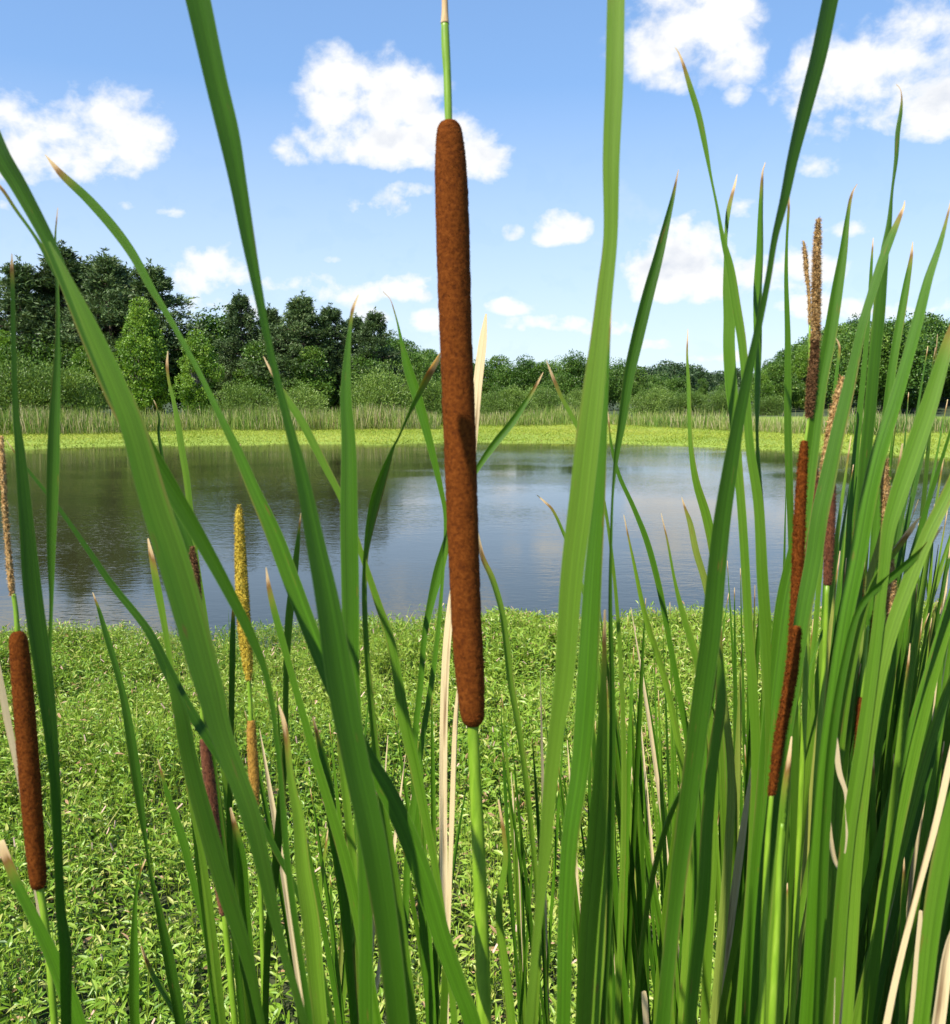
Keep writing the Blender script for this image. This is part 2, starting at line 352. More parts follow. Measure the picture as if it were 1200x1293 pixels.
mi = np.concatenate([np.zeros(len(f) + len(f2)), np.ones(len(f3)), np.zeros(len(f4))])
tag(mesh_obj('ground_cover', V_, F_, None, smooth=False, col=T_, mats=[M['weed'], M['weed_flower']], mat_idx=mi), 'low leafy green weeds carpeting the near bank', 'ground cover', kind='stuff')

# far bank: yellow green marsh plants at the water's edge
n = 110000
x = rng.uniform(-34, 30, n); off = rng.uniform(-0.7, 16.5, n); y = far_shore(x) + off
z = np.maximum(ground(x, y), 0)
hgt = rng.uniform(.06, .17, n) + 0.07 * np.clip(lump(x, y, .8, 9), 0, 1)
P = np.stack([x, y, z], 1)
az = rng.uniform(0, 6.28, n); el = rng.uniform(.5, 1.4, n)
D = np.stack([np.cos(az) * np.cos(el), np.sin(az) * np.cos(el), np.sin(el)], 1); W = unit(np.cross(D, rng.normal(0, 1, (n, 3))))
v, f = lance_leaves(P, D, W, hgt * 1.0, rng.uniform(.012, .032, n), .3)
tone = np.clip(.5 + .25 * lump(x, y, .5, 8) + rng.normal(0, .15, n) - .35 * sstep(1.2, -.5, off), 0, .9); tone[rng.uniform(0, 1, n) < .03] = 1
tag(mesh_obj('marsh_grass', v, f, M['strip'], smooth=False, col=np.repeat(tone, 7)), 'bright yellow green marsh plants along the far shore', 'marsh plants', kind='stuff')
# reeds behind them
n = 42000
x = rng.uniform(-42, 40, n); front = np.where(x < -2, 10.5, 15.0) + 1.6 * lump(x, 0 * x, .5, 3) - 1.2 * (rng.uniform(0, 1, n) < .06)
off = front + np.abs(rng.normal(0, 1, n)) * 2.6
y = far_shore(x) + off; z = ground(x, y)
hgt = rng.uniform(.45, 1.25, n) * (1.05 + .30 * lump(x, y, .5, 12)); hgt = hgt * np.where(x < -2, .98, .78)
P = np.stack([x, y, z], 1); D = unit(np.stack([rng.normal(0, .16, n), rng.normal(0, .16, n), np.ones(n)], 1))
az = rng.uniform(0, 3.14, n); W = np.stack([np.cos(az), np.sin(az), 0 * az], 1)
v, f = lance_leaves(P, D, W, hgt, rng.uniform(.02, .045, n), .06)
tone = np.clip(.48 + .22 * lump(x, y, .35, 13) + rng.normal(0, .16, n), 0, .68)
dry = rng.uniform(0, 1, n) < .20 + .2 * lump(x, 0 * y, .22, 14); tone[dry] = rng.uniform(.75, 1, dry.sum())
tag(mesh_obj('reed_bed', v, f, M['reed'], smooth=False, col=np.repeat(tone, 7)), 'belt of green and straw coloured reeds behind the far shore', 'reeds', kind='stuff')

# ------------------------------------------------------------------ trees
def tube_mesh(pts, rad, sides=7):
    pts = np.asarray(pts, float); n = len(pts); vs, fs = [], []
    for i in range(n):
        t = pts[min(i + 1, n - 1)] - pts[max(i - 1, 0)]; t = t / (np.linalg.norm(t) + 1e-9)
        s = np.cross(t, [0.31, 0.9, 0.17]); s /= np.linalg.norm(s); u = np.cross(t, s)
        for k in range(sides):
            a = 2 * math.pi * k / sides; vs.append(pts[i] + (s * math.cos(a) + u * math.sin(a)) * rad[i])
    for i in range(n - 1):
        for k in range(sides):
            a, b = i * sides + k, i * sides + (k + 1) % sides
            fs.append((a, b, b + sides, a + sides))
    return np.array(vs), np.array(fs)
def merge(parts):
    V, Fc, o = [], [], 0
    for v, f in parts: V.append(v); Fc.append(f + o); o += len(v)
    return np.concatenate(V), np.concatenate(Fc)
def cards(P, D, W, l, w):
    """pointed leaf cards (kite quads)"""
    l = l[:, None]; w = w[:, None]; n = len(P)
    v = np.stack([P, P + D * l * .45 + W * w * .5, P + D * l, P + D * l * .45 - W * w * .5], 1)
    return v.reshape(-1, 3), (np.arange(n)[:, None] * 4 + np.arange(4)[None])
def pine_proto(seed, H=10.0, Wd=2.6, bare=.12, leaf=1.0):
    g = np.random.default_rng(seed)
    bend = g.normal(0, .25, 2)
    tp = [np.array([bend[0] * t * t, bend[1] * t * t, H * .96 * t]) for t in np.linspace(0, 1, 8)]
    trunk = [tube_mesh(tp, [.20 * (1 - .85 * t) * H / 10 for t in np.linspace(0, 1, 8)])]
    P, D, T = [], [], []
    nw = int(H * 2.7)
    side = [g.uniform(.72, 1.12) for _ in range(9)]
    for i in range(nw):
        t0 = bare + (1 - bare) * (i + g.uniform(-.5, .5)) / (nw - 1)
        for b in range(g.integers(5, 8)):
            t = min(max(t0 + g.normal(0, .018), bare), .985)
            prof = min(1, (1 - t) / .58) ** .78 * (0.62 + .38 * min(1, (t - bare) / .3))
            c = np.array([bend[0] * t * t, bend[1] * t * t, H * .96 * t])
            az = g.uniform(0, 6.28); r = Wd * prof * g.uniform(.5, 1.1) * side[int(az / 6.29 * 9)] + .22
            up = g.uniform(-.05, .22) + .75 * max(0, t - .7)
            end = c + np.array([math.cos(az) * r, math.sin(az) * r, r * up])
            mid = (c + end) / 2 - np.array([0, 0, .06 * r])
            trunk.append(tube_mesh([c, mid, end], [.04 * H / 10, .025 * H / 10, .010 * H / 10], 4))
            m = int(40 + 62 * r / Wd)
            q = g.uniform(.2, 1.04, m) ** .75
            lat = np.array([-math.sin(az), math.cos(az), 0])
            pos = c + (end - c) * q[:, None] + lat * (g.normal(0, .26, m) * (.35 + r / Wd))[:, None] + g.normal(0, 1, (m, 3)) * np.array([.08, .08, .16])
            out = np.array([math.cos(az), math.sin(az), .0])
            d = unit(out * .6 + np.array([0, 0, .55]) + g.normal(0, .5, (m, 3)))
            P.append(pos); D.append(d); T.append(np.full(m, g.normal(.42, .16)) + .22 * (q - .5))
    for k in range(15):      # upright leader shoots break the outline
        m = 22; a = g.uniform(0, 6.28); rr = g.uniform(0.1, .9) * (k > 0); zt = H * (1.02 - .24 * rr - g.uniform(0, .04)) if k else H * 1.03
        u = g.uniform(0, 1, m)[:, None]
        pos = np.array([bend[0] + math.cos(a) * rr, bend[1] + math.sin(a) * rr, zt]) - np.array([math.cos(a) * rr * .4, math.sin(a) * rr * .4, .8]) * u + g.normal(0, .05, (m, 3))
        P.append(pos); D.append(unit(np.array([0, 0, .8]) + g.normal(0, .45, (m, 3)))); T.append(np.full(m, .6))
    P, D, T = np.concatenate(P), np.concatenate(D), np.concatenate(T)
    # each tuft: three narrow blades
    P = np.repeat(P, 3, 0); D = unit(np.repeat(D, 3, 0) + g.normal(0, .38, (len(P), 3))); T = np.repeat(T, 3)
    n = len(P); W = unit(np.cross(D, g.normal(0, 1, (n, 3))))
    v, f = cards(P, D, W, g.uniform(.15, .30, n) * leaf, g.uniform(.038, .075, n) * leaf)
    return merge(trunk), (v, f, np.repeat(np.clip(T + g.normal(0, .14, n), 0, 1), 4))
def broad_proto(seed, H=6.0, Wd=2.4, base=.12, nclump=42, per=190, leaf=.2, narrow=1.0, willow=False):
    """crown of leaf clumps spread through an uneven volume"""
    g = np.random.default_rng(seed)
    trunk = []
    tops = []
    nst = 5 if willow else 1
    for s in range(nst):
        lean = g.normal(0, .28 if willow else .05, 2) * H
        tp = [np.array([lean[0] * t ** 1.5, lean[1] * t ** 1.5, H * .8 * t]) for t in np.linspace(0, 1, 6)]
        trunk.append(tube_mesh(tp, [(.02 if willow else .026) * H * (1 - .85 * t) for t in np.linspace(0, 1, 6)], 6))
    cl = []
    while len(cl) < nclump:
        p = g.uniform(-1, 1, 3)
        rr = np.linalg.norm(p)
        if rr > 1 or rr < .35: continue
        if p[2] < -.85: continue
        cl.append(p)
    cl = np.array(cl)
    big = .75 + .25 * np.sin(np.arctan2(cl[:, 1], cl[:, 0]) * 3 + g.uniform(0, 6)) * g.uniform(.4, 1)
    shape = np.where(cl[:, 2] > 0, 1 - .30 * cl[:, 2], 1.0)
    zc = H * base + (cl[:, 2] + 1) / 2 * H * (1 - base)
    C_ = np.stack([cl[:, 0] * Wd * big * shape * narrow, cl[:, 1] * Wd * big * shape * narrow, zc], 1)
    P, D, T = [], [], []
    for c in C_:
        st = np.array([0, 0, max(H * .15, min(c[2] * .6, H * .7))])
        trunk.append(tube_mesh([st, (st + c) / 2 + g.normal(0, .1, 3), c], [.009 * H, .006 * H, .002 * H], 4))
        r = g.uniform(.30, .52) * Wd * (.75 if narrow < 1 else 1)
        d = unit(g.normal(0, 1, (per, 3))); rad = g.uniform(.45, 1.05, per) ** .5
        pos = c + d * rad[:, None] * r * np.array([1, 1, .72])
        P.append(pos); D.append(unit(d * .8 + np.array([0, 0, -.15]) + g.normal(0, .55, (per, 3)) + (np.array([0, 0, .9]) if willow else 0)))
        T.append(np.full(per, g.normal(.42, .15)))
    P, D, T = np.concatenate(P), np.concatenate(D), np.concatenate(T)
    k = P[:, 2] > 0.02 * H; P, D, T = P[k], D[k], T[k]; n = len(P)
    W = unit(np.cross(D, g.normal(0, 1, (n, 3))))
    asp = .42 if willow else .75
    v, f = cards(P, D, W, g.uniform(.7, 1.3, n) * leaf, g.uniform(.7, 1.3, n) * leaf * asp)
    return merge(trunk), (v, f, np.repeat(np.clip(T + g.normal(0, .15, n), 0, 1), 4))
protos = {}
def proto(key, fn, cmat, tmat, name):
    (tv, tf), (cv, cf, ct) = fn
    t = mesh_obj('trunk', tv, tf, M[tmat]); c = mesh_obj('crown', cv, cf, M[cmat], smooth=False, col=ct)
    protos[key] = (t, c, name, [False])
def place(key, loc, rot, sc, label, cat, group):
    t, c, name, used = protos[key]
    e = empty(name, loc, label, cat, group)
    e.rotation_euler = (0, 0, rot); e.scale = sc if isinstance(sc, tuple) else (sc, sc, sc)
    if not used[0]: kids = (t, c); used[0] = True
    else:
        kids = (t.copy(), c.copy())
        for q in kids: C.objects.link(q)
    for q in kids: q.parent = e
    return e
proto('pine0', pine_proto(1, 10, 2.7), 'pine', 'bark', 'pine_tree')
proto('pine1', pine_proto(2, 10, 2.3, .06), 'pine', 'bark', 'pine_tree')
proto('pine2', pine_proto(3, 10, 3.1, .1), 'pine', 'bark', 'pine_tree')
proto('oak0', broad_proto(4, 6, 2.5, .1, 46, 340, .165), 'broad', 'bark', 'broadleaf_tree')
proto('oak1', broad_proto(5, 6, 2.1, .06, 44, 340, .165), 'broad', 'bark', 'broadleaf_tree')
proto('oak2', broad_proto(6, 6, 2.9, .1, 50, 340, .165), 'broad', 'bark', 'broadleaf_tree')
proto('birch0', broad_proto(7, 6, 1.9, .02, 64, 330, .125, .9), 'broad_light', 'bark_pale', 'birch_tree')
proto('birch1', broad_proto(8, 6, 1.8, .02, 60, 330, .125, .9), 'broad_light', 'bark_pale', 'birch_tree')
proto('bush0', broad_proto(9, 3, 2.2, -.25, 50, 380, .125, willow=True), 'willow', 'bark', 'willow_bush')
proto('bush1', broad_proto(10, 3, 2.6, -.25, 58, 380, .125, willow=True), 'willow', 'bark', 'willow_bush')
proto('far0', broad_proto(12, 8, 4.0, .05, 40, 110, .45), 'far_wood', 'bark', 'broadleaf_tree')
proto('far1', broad_proto(13, 8, 3.4, .05, 36, 110, .45), 'far_wood', 'bark', 'broadleaf_tree')
HREF = {'pine': 10.0, 'oak': 6.0, 'birch': 6.0, 'bush': 2.9, 'far': 8.0}
def tree(key, px, top, Y, label, cat, group, wide=1.0):
    """tree whose stem stands at distance Y under photo column px, tall enough for its top to reach photo row top"""
    x = (px - 600) / F * Y / math.cos(PITCH) * (math.cos(PITCH) + math.sin(PITCH) * 0.12)
    z = float(ground(x, Y)) - .05
    tz = CZ + (500 - top) / F * Y * 1.0
    s = max(.15, (tz - z) / HREF[key.rstrip('0123456789')])
    return place(key, (x, Y, z), random.uniform(0, 6.28), (s * wide, s * wide, s), label, cat, group)
PG = 'pines across the pond'
for key, px, top, Y, lab, w in [
    ('pine2', -30, 345, 63, 'dark pine at the left edge beyond the willow bushes', 1.53),
    ('pine0', 48, 338, 62, 'dark pine behind the round bushes at far left', 1.53),
    ('pine1', 101, 318, 63, 'tallest dark pine with a pointed top in the far left stand', 1.61),
    ('pine2', 154, 324, 61, 'broad pine with brownish lower branches behind the birches', 1.30),
    ('pine0', 208, 341, 62, 'wide dark pine, rightmost of the far left stand, with open sky beside it', 1.61),
    ('pine1', 314, 374, 60, 'lone spire pine rising at the left of the middle pine stand', 1.15),
    ('pine2', 371, 376, 59, 'tallest broad pine in the middle stand left of the brown seed head', 1.45),
    ('pine0', 350, 392, 61, 'dark pine tucked behind the tall leaf at the left of the middle stand', 1.38),
    ('pine1', 425, 390, 59.5, 'dark pine between the tallest pine and the last pine of the middle stand', 1.53),
    ('pine0', 474, 396, 59, 'dark pine, last on the right of the middle pine stand', 1.25),
    ('pine1', 452, 402, 62, 'narrow dark pine half hidden behind the last pine of the middle stand', 1.38),
    ('pine2', 75, 334, 65, 'dark pine filling the back of the far left stand behind the twin leaves', 1.39),
    ('pine0', 130, 336, 65, 'dark pine at the back of the far left stand beside the tallest one', 1.39),
    ('pine2', 180, 340, 65, 'dark pine at the back of the far left stand behind the tall birch', 1.39),
    ('pine2', 400, 388, 62, 'dark pine at the back of the middle stand beside the tallest broad pine', 1.39),
]: tree(key, px, top, Y, lab, 'pine tree', PG, w)
BG = 'birches and light broadleaf trees on the far bank'
for key, px, top, Y, lab, w in [
    ('birch0', 190, 388, 57, 'tall pale green birch in front of the far left pines', .9),
    ('birch1', 258, 420, 56, 'smaller pale green birch right of the tall birch', .95),
    ('birch1', 118, 440, 57.5, 'small yellow green leafy tree between the bushes and the tall birch', 1.0),
    ('birch0', 20, 425, 58, 'yellow green leafy tree behind the bushes at the left edge', 1.0),
]: tree(key, px, top, Y, lab, 'birch tree', BG, w)
OG = 'broadleaf trees between the pines'
for key, px, top, Y, lab, w in [
    ('oak0', 285, 402, 64, 'dark broadleaf tree filling the gap between the two pine stands', 1.1),
    ('oak2', 245, 418, 63, 'dark broadleaf tree behind the smaller birch', 1.0),
    ('oak1', 330, 440, 58, 'dark broadleaf tree at the foot of the middle pines', 1.0),
    ('oak1', 400, 445, 57.5, 'broadleaf tree under the middle pines, left of the wide green leaf', 1.1),
    ('oak0', 470, 455, 58, 'low broadleaf tree under the last pine of the middle stand', 1.1),
    ('oak2', 75, 430, 60, 'dark broadleaf tree under the far left pines', 1.2),
]: tree(key, px, top, Y, lab, 'broadleaf tree', OG, w)
WG = 'willow bushes behind the reed belt'
for key, px, top, Y, lab, w in [
    ('bush1', 25, 458, 51, 'large round grey green willow bush at the left edge behind the reeds', 1.15),
    ('bush0', 85, 470, 51, 'second round willow bush, right of the large one at the left edge', 1.1),
    ('bush0', 316, 488, 54, 'low willow bush at the foot of the middle pines', 1.1),
    ('bush1', 375, 492, 54.5, 'flat willow bush under the middle pines behind the tan reeds', 1.2),
    ('bush1', 494, 472, 56, 'bright round willow bush right of the middle pines', .95),
    ('bush0', 545, 480, 57, 'round willow bush directly behind the thick brown seed head', 1.0),
    ('bush0', 650, 492, 60, 'willow bush just right of the thick brown seed head', 1.0),
    ('bush1', 625, 496, 59, 'low willow bush beside the cream dry leaf', 1.0),
    ('bush1', 690, 490, 64, 'willow bush between the seed head and the tall right leaf', 1.1),
    ('bush0', 735, 494, 66, 'willow bush behind the tall right leaf', 1.1),
    ('bush1', 815, 491, 66, 'pale willow bush right of the tall leaf', 1.2),
    ('bush0', 862, 496, 67, 'low pale willow bush in front of the distant hill', 1.3),
    ('bush1', 905, 494, 66, 'round willow bush left of the crossing leaves', 1.1),
    ('bush0', 965, 502, 66, 'low willow bush behind the crossing leaves', 1.4),
    ('bush1', 580, 490, 60, 'dark willow bush hidden mostly by the brown seed head', 1.2),
]: tree(key, px, top, Y, lab, 'willow bush', WG, w)
MG = 'broadleaf trees behind the willow bushes in the middle'
mid = [(525, 448), (548, 452), (575, 455), (605, 458), (628, 456), (648, 461), (664, 457), (682, 461), (700, 455), (722, 452), (742, 458), (762, 457), (782, 462), (800, 466), (825, 474), (850, 478), (880, 480), (910, 481), (940, 478)]
for i, (px, top) in enumerate(mid):
    tree('oak%d' % (i % 3), px, top + random.uniform(-2, 2), 82 + random.uniform(0, 14), 'dense green broadleaf tree in the row behind the willow bushes beside the brown seed head', 'broadleaf tree', MG, random.uniform(.85, 1.15))
HG = 'trees on the wooded slope at the right'
for i in range(64):
    px = 955 + (i * 37.7) % 330; u = (i * .618) % 1
    Y = 68 + 70 * u
    line = 405 + 60 * max(0, (1075 - px) / 120) ** 1.2 if px < 1075 else 408 - 6 * math.sin(px * .05)
    x = (px - 600) / F * Y; zg = float(ground(x, Y))
    top = max(line + random.uniform(-3, 8), 500 - (zg + random.uniform(5.5, 8) - CZ) / Y * F)
    tree(('oak%d' % (i % 3)) if i % 5 else 'birch%d' % (i % 2), px, top, Y, 'rounded broadleaf tree packed into the wooded slope behind the right cattails', 'broadleaf tree', HG, random.uniform(.9, 1.25))
FG = 'trees on the distant hill'
for i in range(78):
    px = 770 + (i * 53.3) % 260; Y = 190 + 80 * ((i * .618) % 1)
    line = 462 + 4 * math.sin(px * .02) + (6 if px > 880 else 0)
    tree('far%d' % (i % 2), px, line + random.uniform(0, 6) + (0 if Y > 255 else 6), Y, 'dark blue green tree on the distant hill beyond the pond', 'tree', FG, random.uniform(.9, 1.3))
LG = 'trees on the rise behind the middle pines'
for i, (px, top) in enumerate([(500, 430), (515, 436), (530, 441), (490, 428), (545, 446)]):
    tree('oak%d' % (i % 3), px, top, 95 + 3 * i, 'broadleaf tree on the rise just right of the middle pine stand', 'broadleaf tree', LG, 1.0)

# ------------------------------------------------------------------ cattails
def catmull(ctrl, per=7):
    P = np.asarray(ctrl, float); n = len(P)
    if n == 2: return P[0] + (P[1] - P[0]) * np.linspace(0, 1, per * 2)[:, None]
    d = np.linalg.norm(np.diff(P[:, :3], axis=0), axis=1) + 1e-9
    t = np.concatenate([[0], np.cumsum(d ** .5)])
    m = np.empty_like(P)
    m[1:-1] = ((P[2:] - P[1:-1]) / (t[2:] - t[1:-1])[:, None] * (t[1:-1] - t[:-2])[:, None] + (P[1:-1] - P[:-2]) / (t[1:-1] - t[:-2])[:, None] * (t[2:] - t[1:-1])[:, None]) / (t[2:] - t[:-2])[:, None]
    m[0] = (P[1] - P[0]) / (t[1] - t[0]); m[-1] = (P[-1] - P[-2]) / (t[-1] - t[-2])
    out = []
    for i in range(n - 1):
        h = t[i + 1] - t[i]
        for s in np.linspace(0, 1, per, endpoint=(i == n - 2)):
            s2, s3 = s * s, s * s * s
            out.append((2 * s3 - 3 * s2 + 1) * P[i] + (s3 - 2 * s2 + s) * h * m[i] + (-2 * s3 + 3 * s2) * P[i + 1] + (s3 - s2) * h * m[i + 1])
    return np.array(out)
def parse(s):
    """'x,y,w x,y,w ...' in photo pixels, from the tip down"""
    return [tuple(float(q) for q in p.split(',')) for p in s.split()]
def to_world(pts, d, d_tip=None, wsc=1.0):
    n = len(pts); out = []
    ys_ = [p[1] for p in pts]; span = max(1.0, ys_[-1] - ys_[0])
    for p in pts:
        dd = d if d_tip is None else d_tip + (d - d_tip) * (p[1] - ys_[0]) / span
        q = at(p[0], p[1], dd); out.append((q[0], q[1], q[2], (p[2] if len(p) > 2 else 1) * dd / F * wsc))
    return np.array(out)
def foot(W):
    """where a blade that leaves the frame at its last point would meet the ground"""
    p, q = W[-1, :3], W[max(0, len(W) - 3), :3]; t = p - q; t /= np.linalg.norm(t) + 1e-9
    drop = p[2] - .15
    hx = np.clip(t[0] / max(.35, -t[2]), -.28, .28) * .55; hy = np.clip(t[1] / max(.35, -t[2]), -.25, .25) * .4
    return np.array([p[0] + hx * drop, p[1] + hy * drop + .03])
def extend(W, base, wide=None):
    """carry a world polyline on to its shoot's base on the ground"""
    p = W[-1]; q = W[max(0, len(W) - 2)]; t = (p - q)[:3]; t /= np.linalg.norm(t) + 1e-9
    b = np.array([base[0], base[1], float(ground(base[0], base[1])) - .02]); drop = p[2] - b[2]
    pts = [W]
    w0 = p[3] if wide is None else wide
    for s in (.18, .4, .65, 1.0):
        straight = p[:3] + (b - p[:3]) * s
        tang = p[:3] + t * drop * s
        k = (1 - s) ** 2 * .6
        pts.append(np.array([[*(straight * (1 - k) + tang * k), w0 + (max(.008, min(w0, .012)) - w0) * s]]))
    return np.concatenate(pts)
def blade(W, mat, parent, seed, phi=None, keel=None, thick=.0011, name='leaf', tip=True):
    """leaf ribbon with a real section: flat-to-hollow front, rounded back, twisting along its length"""
    g = np.random.default_rng(seed)
    S = catmull(W, 7); P, wd = S[:, :3], np.clip(S[:, 3], .0004, None)
    T = unit(np.gradient(P, axis=0))
    L_ = np.concatenate([[0], np.cumsum(np.linalg.norm(np.diff(P, axis=0), axis=1))])
    base_phi = R(g.uniform(-38, 38)) if phi is None else R(phi)
    ph = base_phi + R(20) * np.sin(L_ * g.uniform(3, 6) + g.uniform(0, 6.28))
    view = unit(P - EYE); side = unit(np.cross(T, view)); nrm = np.cross(side, T)     # nrm points at the viewer side
    c, s = np.cos(ph)[:, None], np.sin(ph)[:, None]
    sd = side * c + nrm * s; nn = -side * s + nrm * c
    sgn = np.sign((nn * -view).sum(1, keepdims=True)); nn = nn * sgn
    wr = (wd / np.maximum(np.cos(ph), .55))[:, None] * .5
    kl = g.choice([g.uniform(-.05, .15), g.uniform(.3, .6)]) if keel is None else keel
    th = (np.minimum(thick, wr * .5))
    us = [-1, -.5, 0, .5, 1]; ring = []
    for u in us: ring.append(P + sd * wr * u + nn * (wr * kl * abs(u) + th * .15 * (1 - u * u)))
    for u in (.5, 0, -.5): ring.append(P + sd * wr * u + nn * (wr * kl * abs(u) * .9 - th * (1 - u * u)))
    ring = np.stack(ring, 1); n, k = ring.shape[:2]
    V = ring.reshape(-1, 3)
    i, j = np.meshgrid(np.arange(n - 1), np.arange(k), indexing='ij')
    a = i * k + j; b = i * k + (j + 1) % k
    Fq = np.stack([a, b, b + k, a + k], -1).reshape(-1, 4)
    uu = np.array([0, .25, .5, .75, 1, .75, .5, .25])
    uv = np.stack([np.tile(uu, n), np.repeat(L_ + (0 if tip else .3), k)], 1)
    loc = parent.location; V = V - np.array(loc)
    o = mesh_obj(name, V, Fq, mat, parent, uv=uv)
    me = o.data
    ev = np.empty(len(me.edges) * 2, dtype=np.int32); me.edges.foreach_get('vertices', ev); ev = ev.reshape(-1, 2)
    sharp = ((ev % k == 0).all(1) | (ev % k == 4).all(1))
    at_ = me.attributes.new('sharp_edge', 'BOOLEAN', 'EDGE'); at_.data.foreach_set('value', sharp)
    return o
def rod(W, mat, parent, name, sides=14, per=7, caps=True, rough=0.0, seed=0):
    S = catmull(W, per); P, r = S[:, :3], np.clip(S[:, 3], .0003, None) * .5
    g = np.random.default_rng(seed); T = unit(np.gradient(P, axis=0)); n = len(P)
    s = unit(np.cross(T, np.array([.21, .95, .1]))); u = np.cross(T, s)
    an = np.arange(sides) * 2 * np.pi / sides
    rr = r[:, None] * (1 + rough * g.normal(0, 1, (n, sides)))
    V = P[:, None] + (s[:, None] * np.cos(an)[None, :, None] + u[:, None] * np.sin(an)[None, :, None]) * rr[..., None]
    V = V.reshape(-1, 3)
    i, j = np.meshgrid(np.arange(n - 1), np.arange(sides), indexing='ij'); a = i * sides + j; b = i * sides + (j + 1) % sides
    Fq = np.stack([a, b, b + sides, a + sides], -1).reshape(-1, 4)
    faces = [tuple(q) for q in Fq]
    if caps: faces += [tuple(range(sides))[::-1], tuple((n - 1) * sides + q for q in range(sides))]
    return V, faces, (P, r, T, s, u)
def add_rod(W, mat, parent, name='stalk', **k):
    V, fc, _ = rod(W, mat, parent, name, **k)
    return mesh_obj(name, V - np.array(parent.location), fc, mat, parent)
def add_head(W, mat, parent, name='seed_head', fuzz=3000, flen=.0016, fw=.00022, round_end=True, seed=1, rough=.02, spread=.5):
    """velvety spike: a body with rounded ends and a coat of short bristles"""
    W = np.array(W, float)
    if round_end:
        d0 = W[1, :3] - W[0, :3]; L0 = np.linalg.norm(d0); r = W[0, 3]
        top = [np.array([*(W[0, :3] + d0 / L0 * r * t), W[0, 3] * q]) for t, q in ((0, .30), (.06, .56), (.18, .78), (.4, .94))]
        d1 = W[-2, :3] - W[-1, :3]; L1 = np.linalg.norm(d1); r1 = W[-1, 3]
        bot = [np.array([*(W[-1, :3] + d1 / L1 * r1 * t), W[-1, 3] * q]) for t, q in ((.5, .96), (.25, .84), (.08, .62), (0, .36))]
        W = np.concatenate([top, W[1:-1], bot])
    W = catmull(W, 5); q = np.arange(len(W)); W[:, 3] *= 1 + .020 * np.sin(q * .23 + seed) + .010 * np.sin(q * .51 + seed * 2.1)
    V, fc, (P, r, T, s, u) = rod(W, mat, parent, name, sides=26, per=3, rough=rough, seed=seed)
    g = np.random.default_rng(seed)
    seg = np.linalg.norm(np.diff(P, axis=0), axis=1); wgt = seg * (r[:-1] + r[1:]); cum = np.cumsum(wgt / wgt.sum())
    i = np.searchsorted(cum, g.uniform(0, 1, fuzz)).clip(0, len(seg) - 1); q = g.uniform(0, 1, fuzz)[:, None]
    a = g.uniform(0, 2 * np.pi, fuzz)[:, None]
    rad = s[i] * np.cos(a) + u[i] * np.sin(a)
    pos = P[i] * (1 - q) + P[i + 1] * q + rad * ((r[i] * (1 - q[:, 0]) + r[i + 1] * q[:, 0]) * .97)[:, None]
    d = unit(rad + T[i] * g.normal(0, spread, (fuzz, 1)) + g.normal(0, spread * .6, (fuzz, 3)))
    w = unit(np.cross(d, g.normal(0, 1, (fuzz, 3)))); ln = g.uniform(.5, 1.2, (fuzz, 1)) * flen
    hv = np.stack([pos + w * fw, pos - w * fw, pos + d * ln], 1).reshape(-1, 3)
    fc = fc + [(len(V) + 3 * t, len(V) + 3 * t + 1, len(V) + 3 * t + 2) for t in range(fuzz)]
    return mesh_obj(name, np.concatenate([V, hv]) - np.array(parent.location), fc, mat, parent)
SEED = [100]
def shoot(name, label, cat, leaves=(), spikes=(), group=None, base=None):
    """one cattail: leaves = (polyline, depth, options), spikes = (part, polyline, depth, material, options)"""
    Ws = []
    for lf in leaves: Ws.append(to_world(parse(lf[0]), lf[1], (lf[2] if len(lf) > 2 else {}).get('tip_d'), .82))
    Ss = [to_world(parse(s[1]), s[2]) for s in spikes]
    if base is None:
        feet = [foot(w) for w in Ws] + [foot(w) for w, s in zip(Ss, spikes) if s[4].get('root')]
        base = np.mean(feet, 0)
        roots = [foot(w) for w, s in zip(Ss, spikes) if s[4].get('root')]
        if roots: base = np.mean(roots, 0)
    e = empty(name, (base[0], base[1], float(ground(*base))), label, cat, group)
    for w, lf in zip(Ws, leaves):
        op = lf[2] if len(lf) > 2 else {}
        SEED[0] += 1
        b = np.array(base) + np.array([random.uniform(-.02, .02), random.uniform(-.02, .02)])
        full = w if op.get('cut') else extend(w, b)
        blade(full, M[op.get('mat', 'blade')], e, SEED[0], op.get('phi'), op.get('keel'), tip=op.get('tip', True))
    for w, s in zip(Ss, spikes):
        SEED[0] += 1; op = s[4]
        if s[0] == 'stalk':
            full = extend(w, base) if op.get('root') else w
            add_rod(full, M[s[3]], e, 'stalk')
        else:
            add_head(w, M[s[3]], e, s[0], op.get('fuzz', 2500), op.get('flen', .0015), op.get('fw', .0002), op.get('round', True), SEED[0], op.get('rough', .02), op.get('spread', .5))
    return e
SHAGGY = dict(fuzz=4200, flen=.0022, fw=.0003, round=False, rough=.09, spread=.8)
CT = 'cattail'
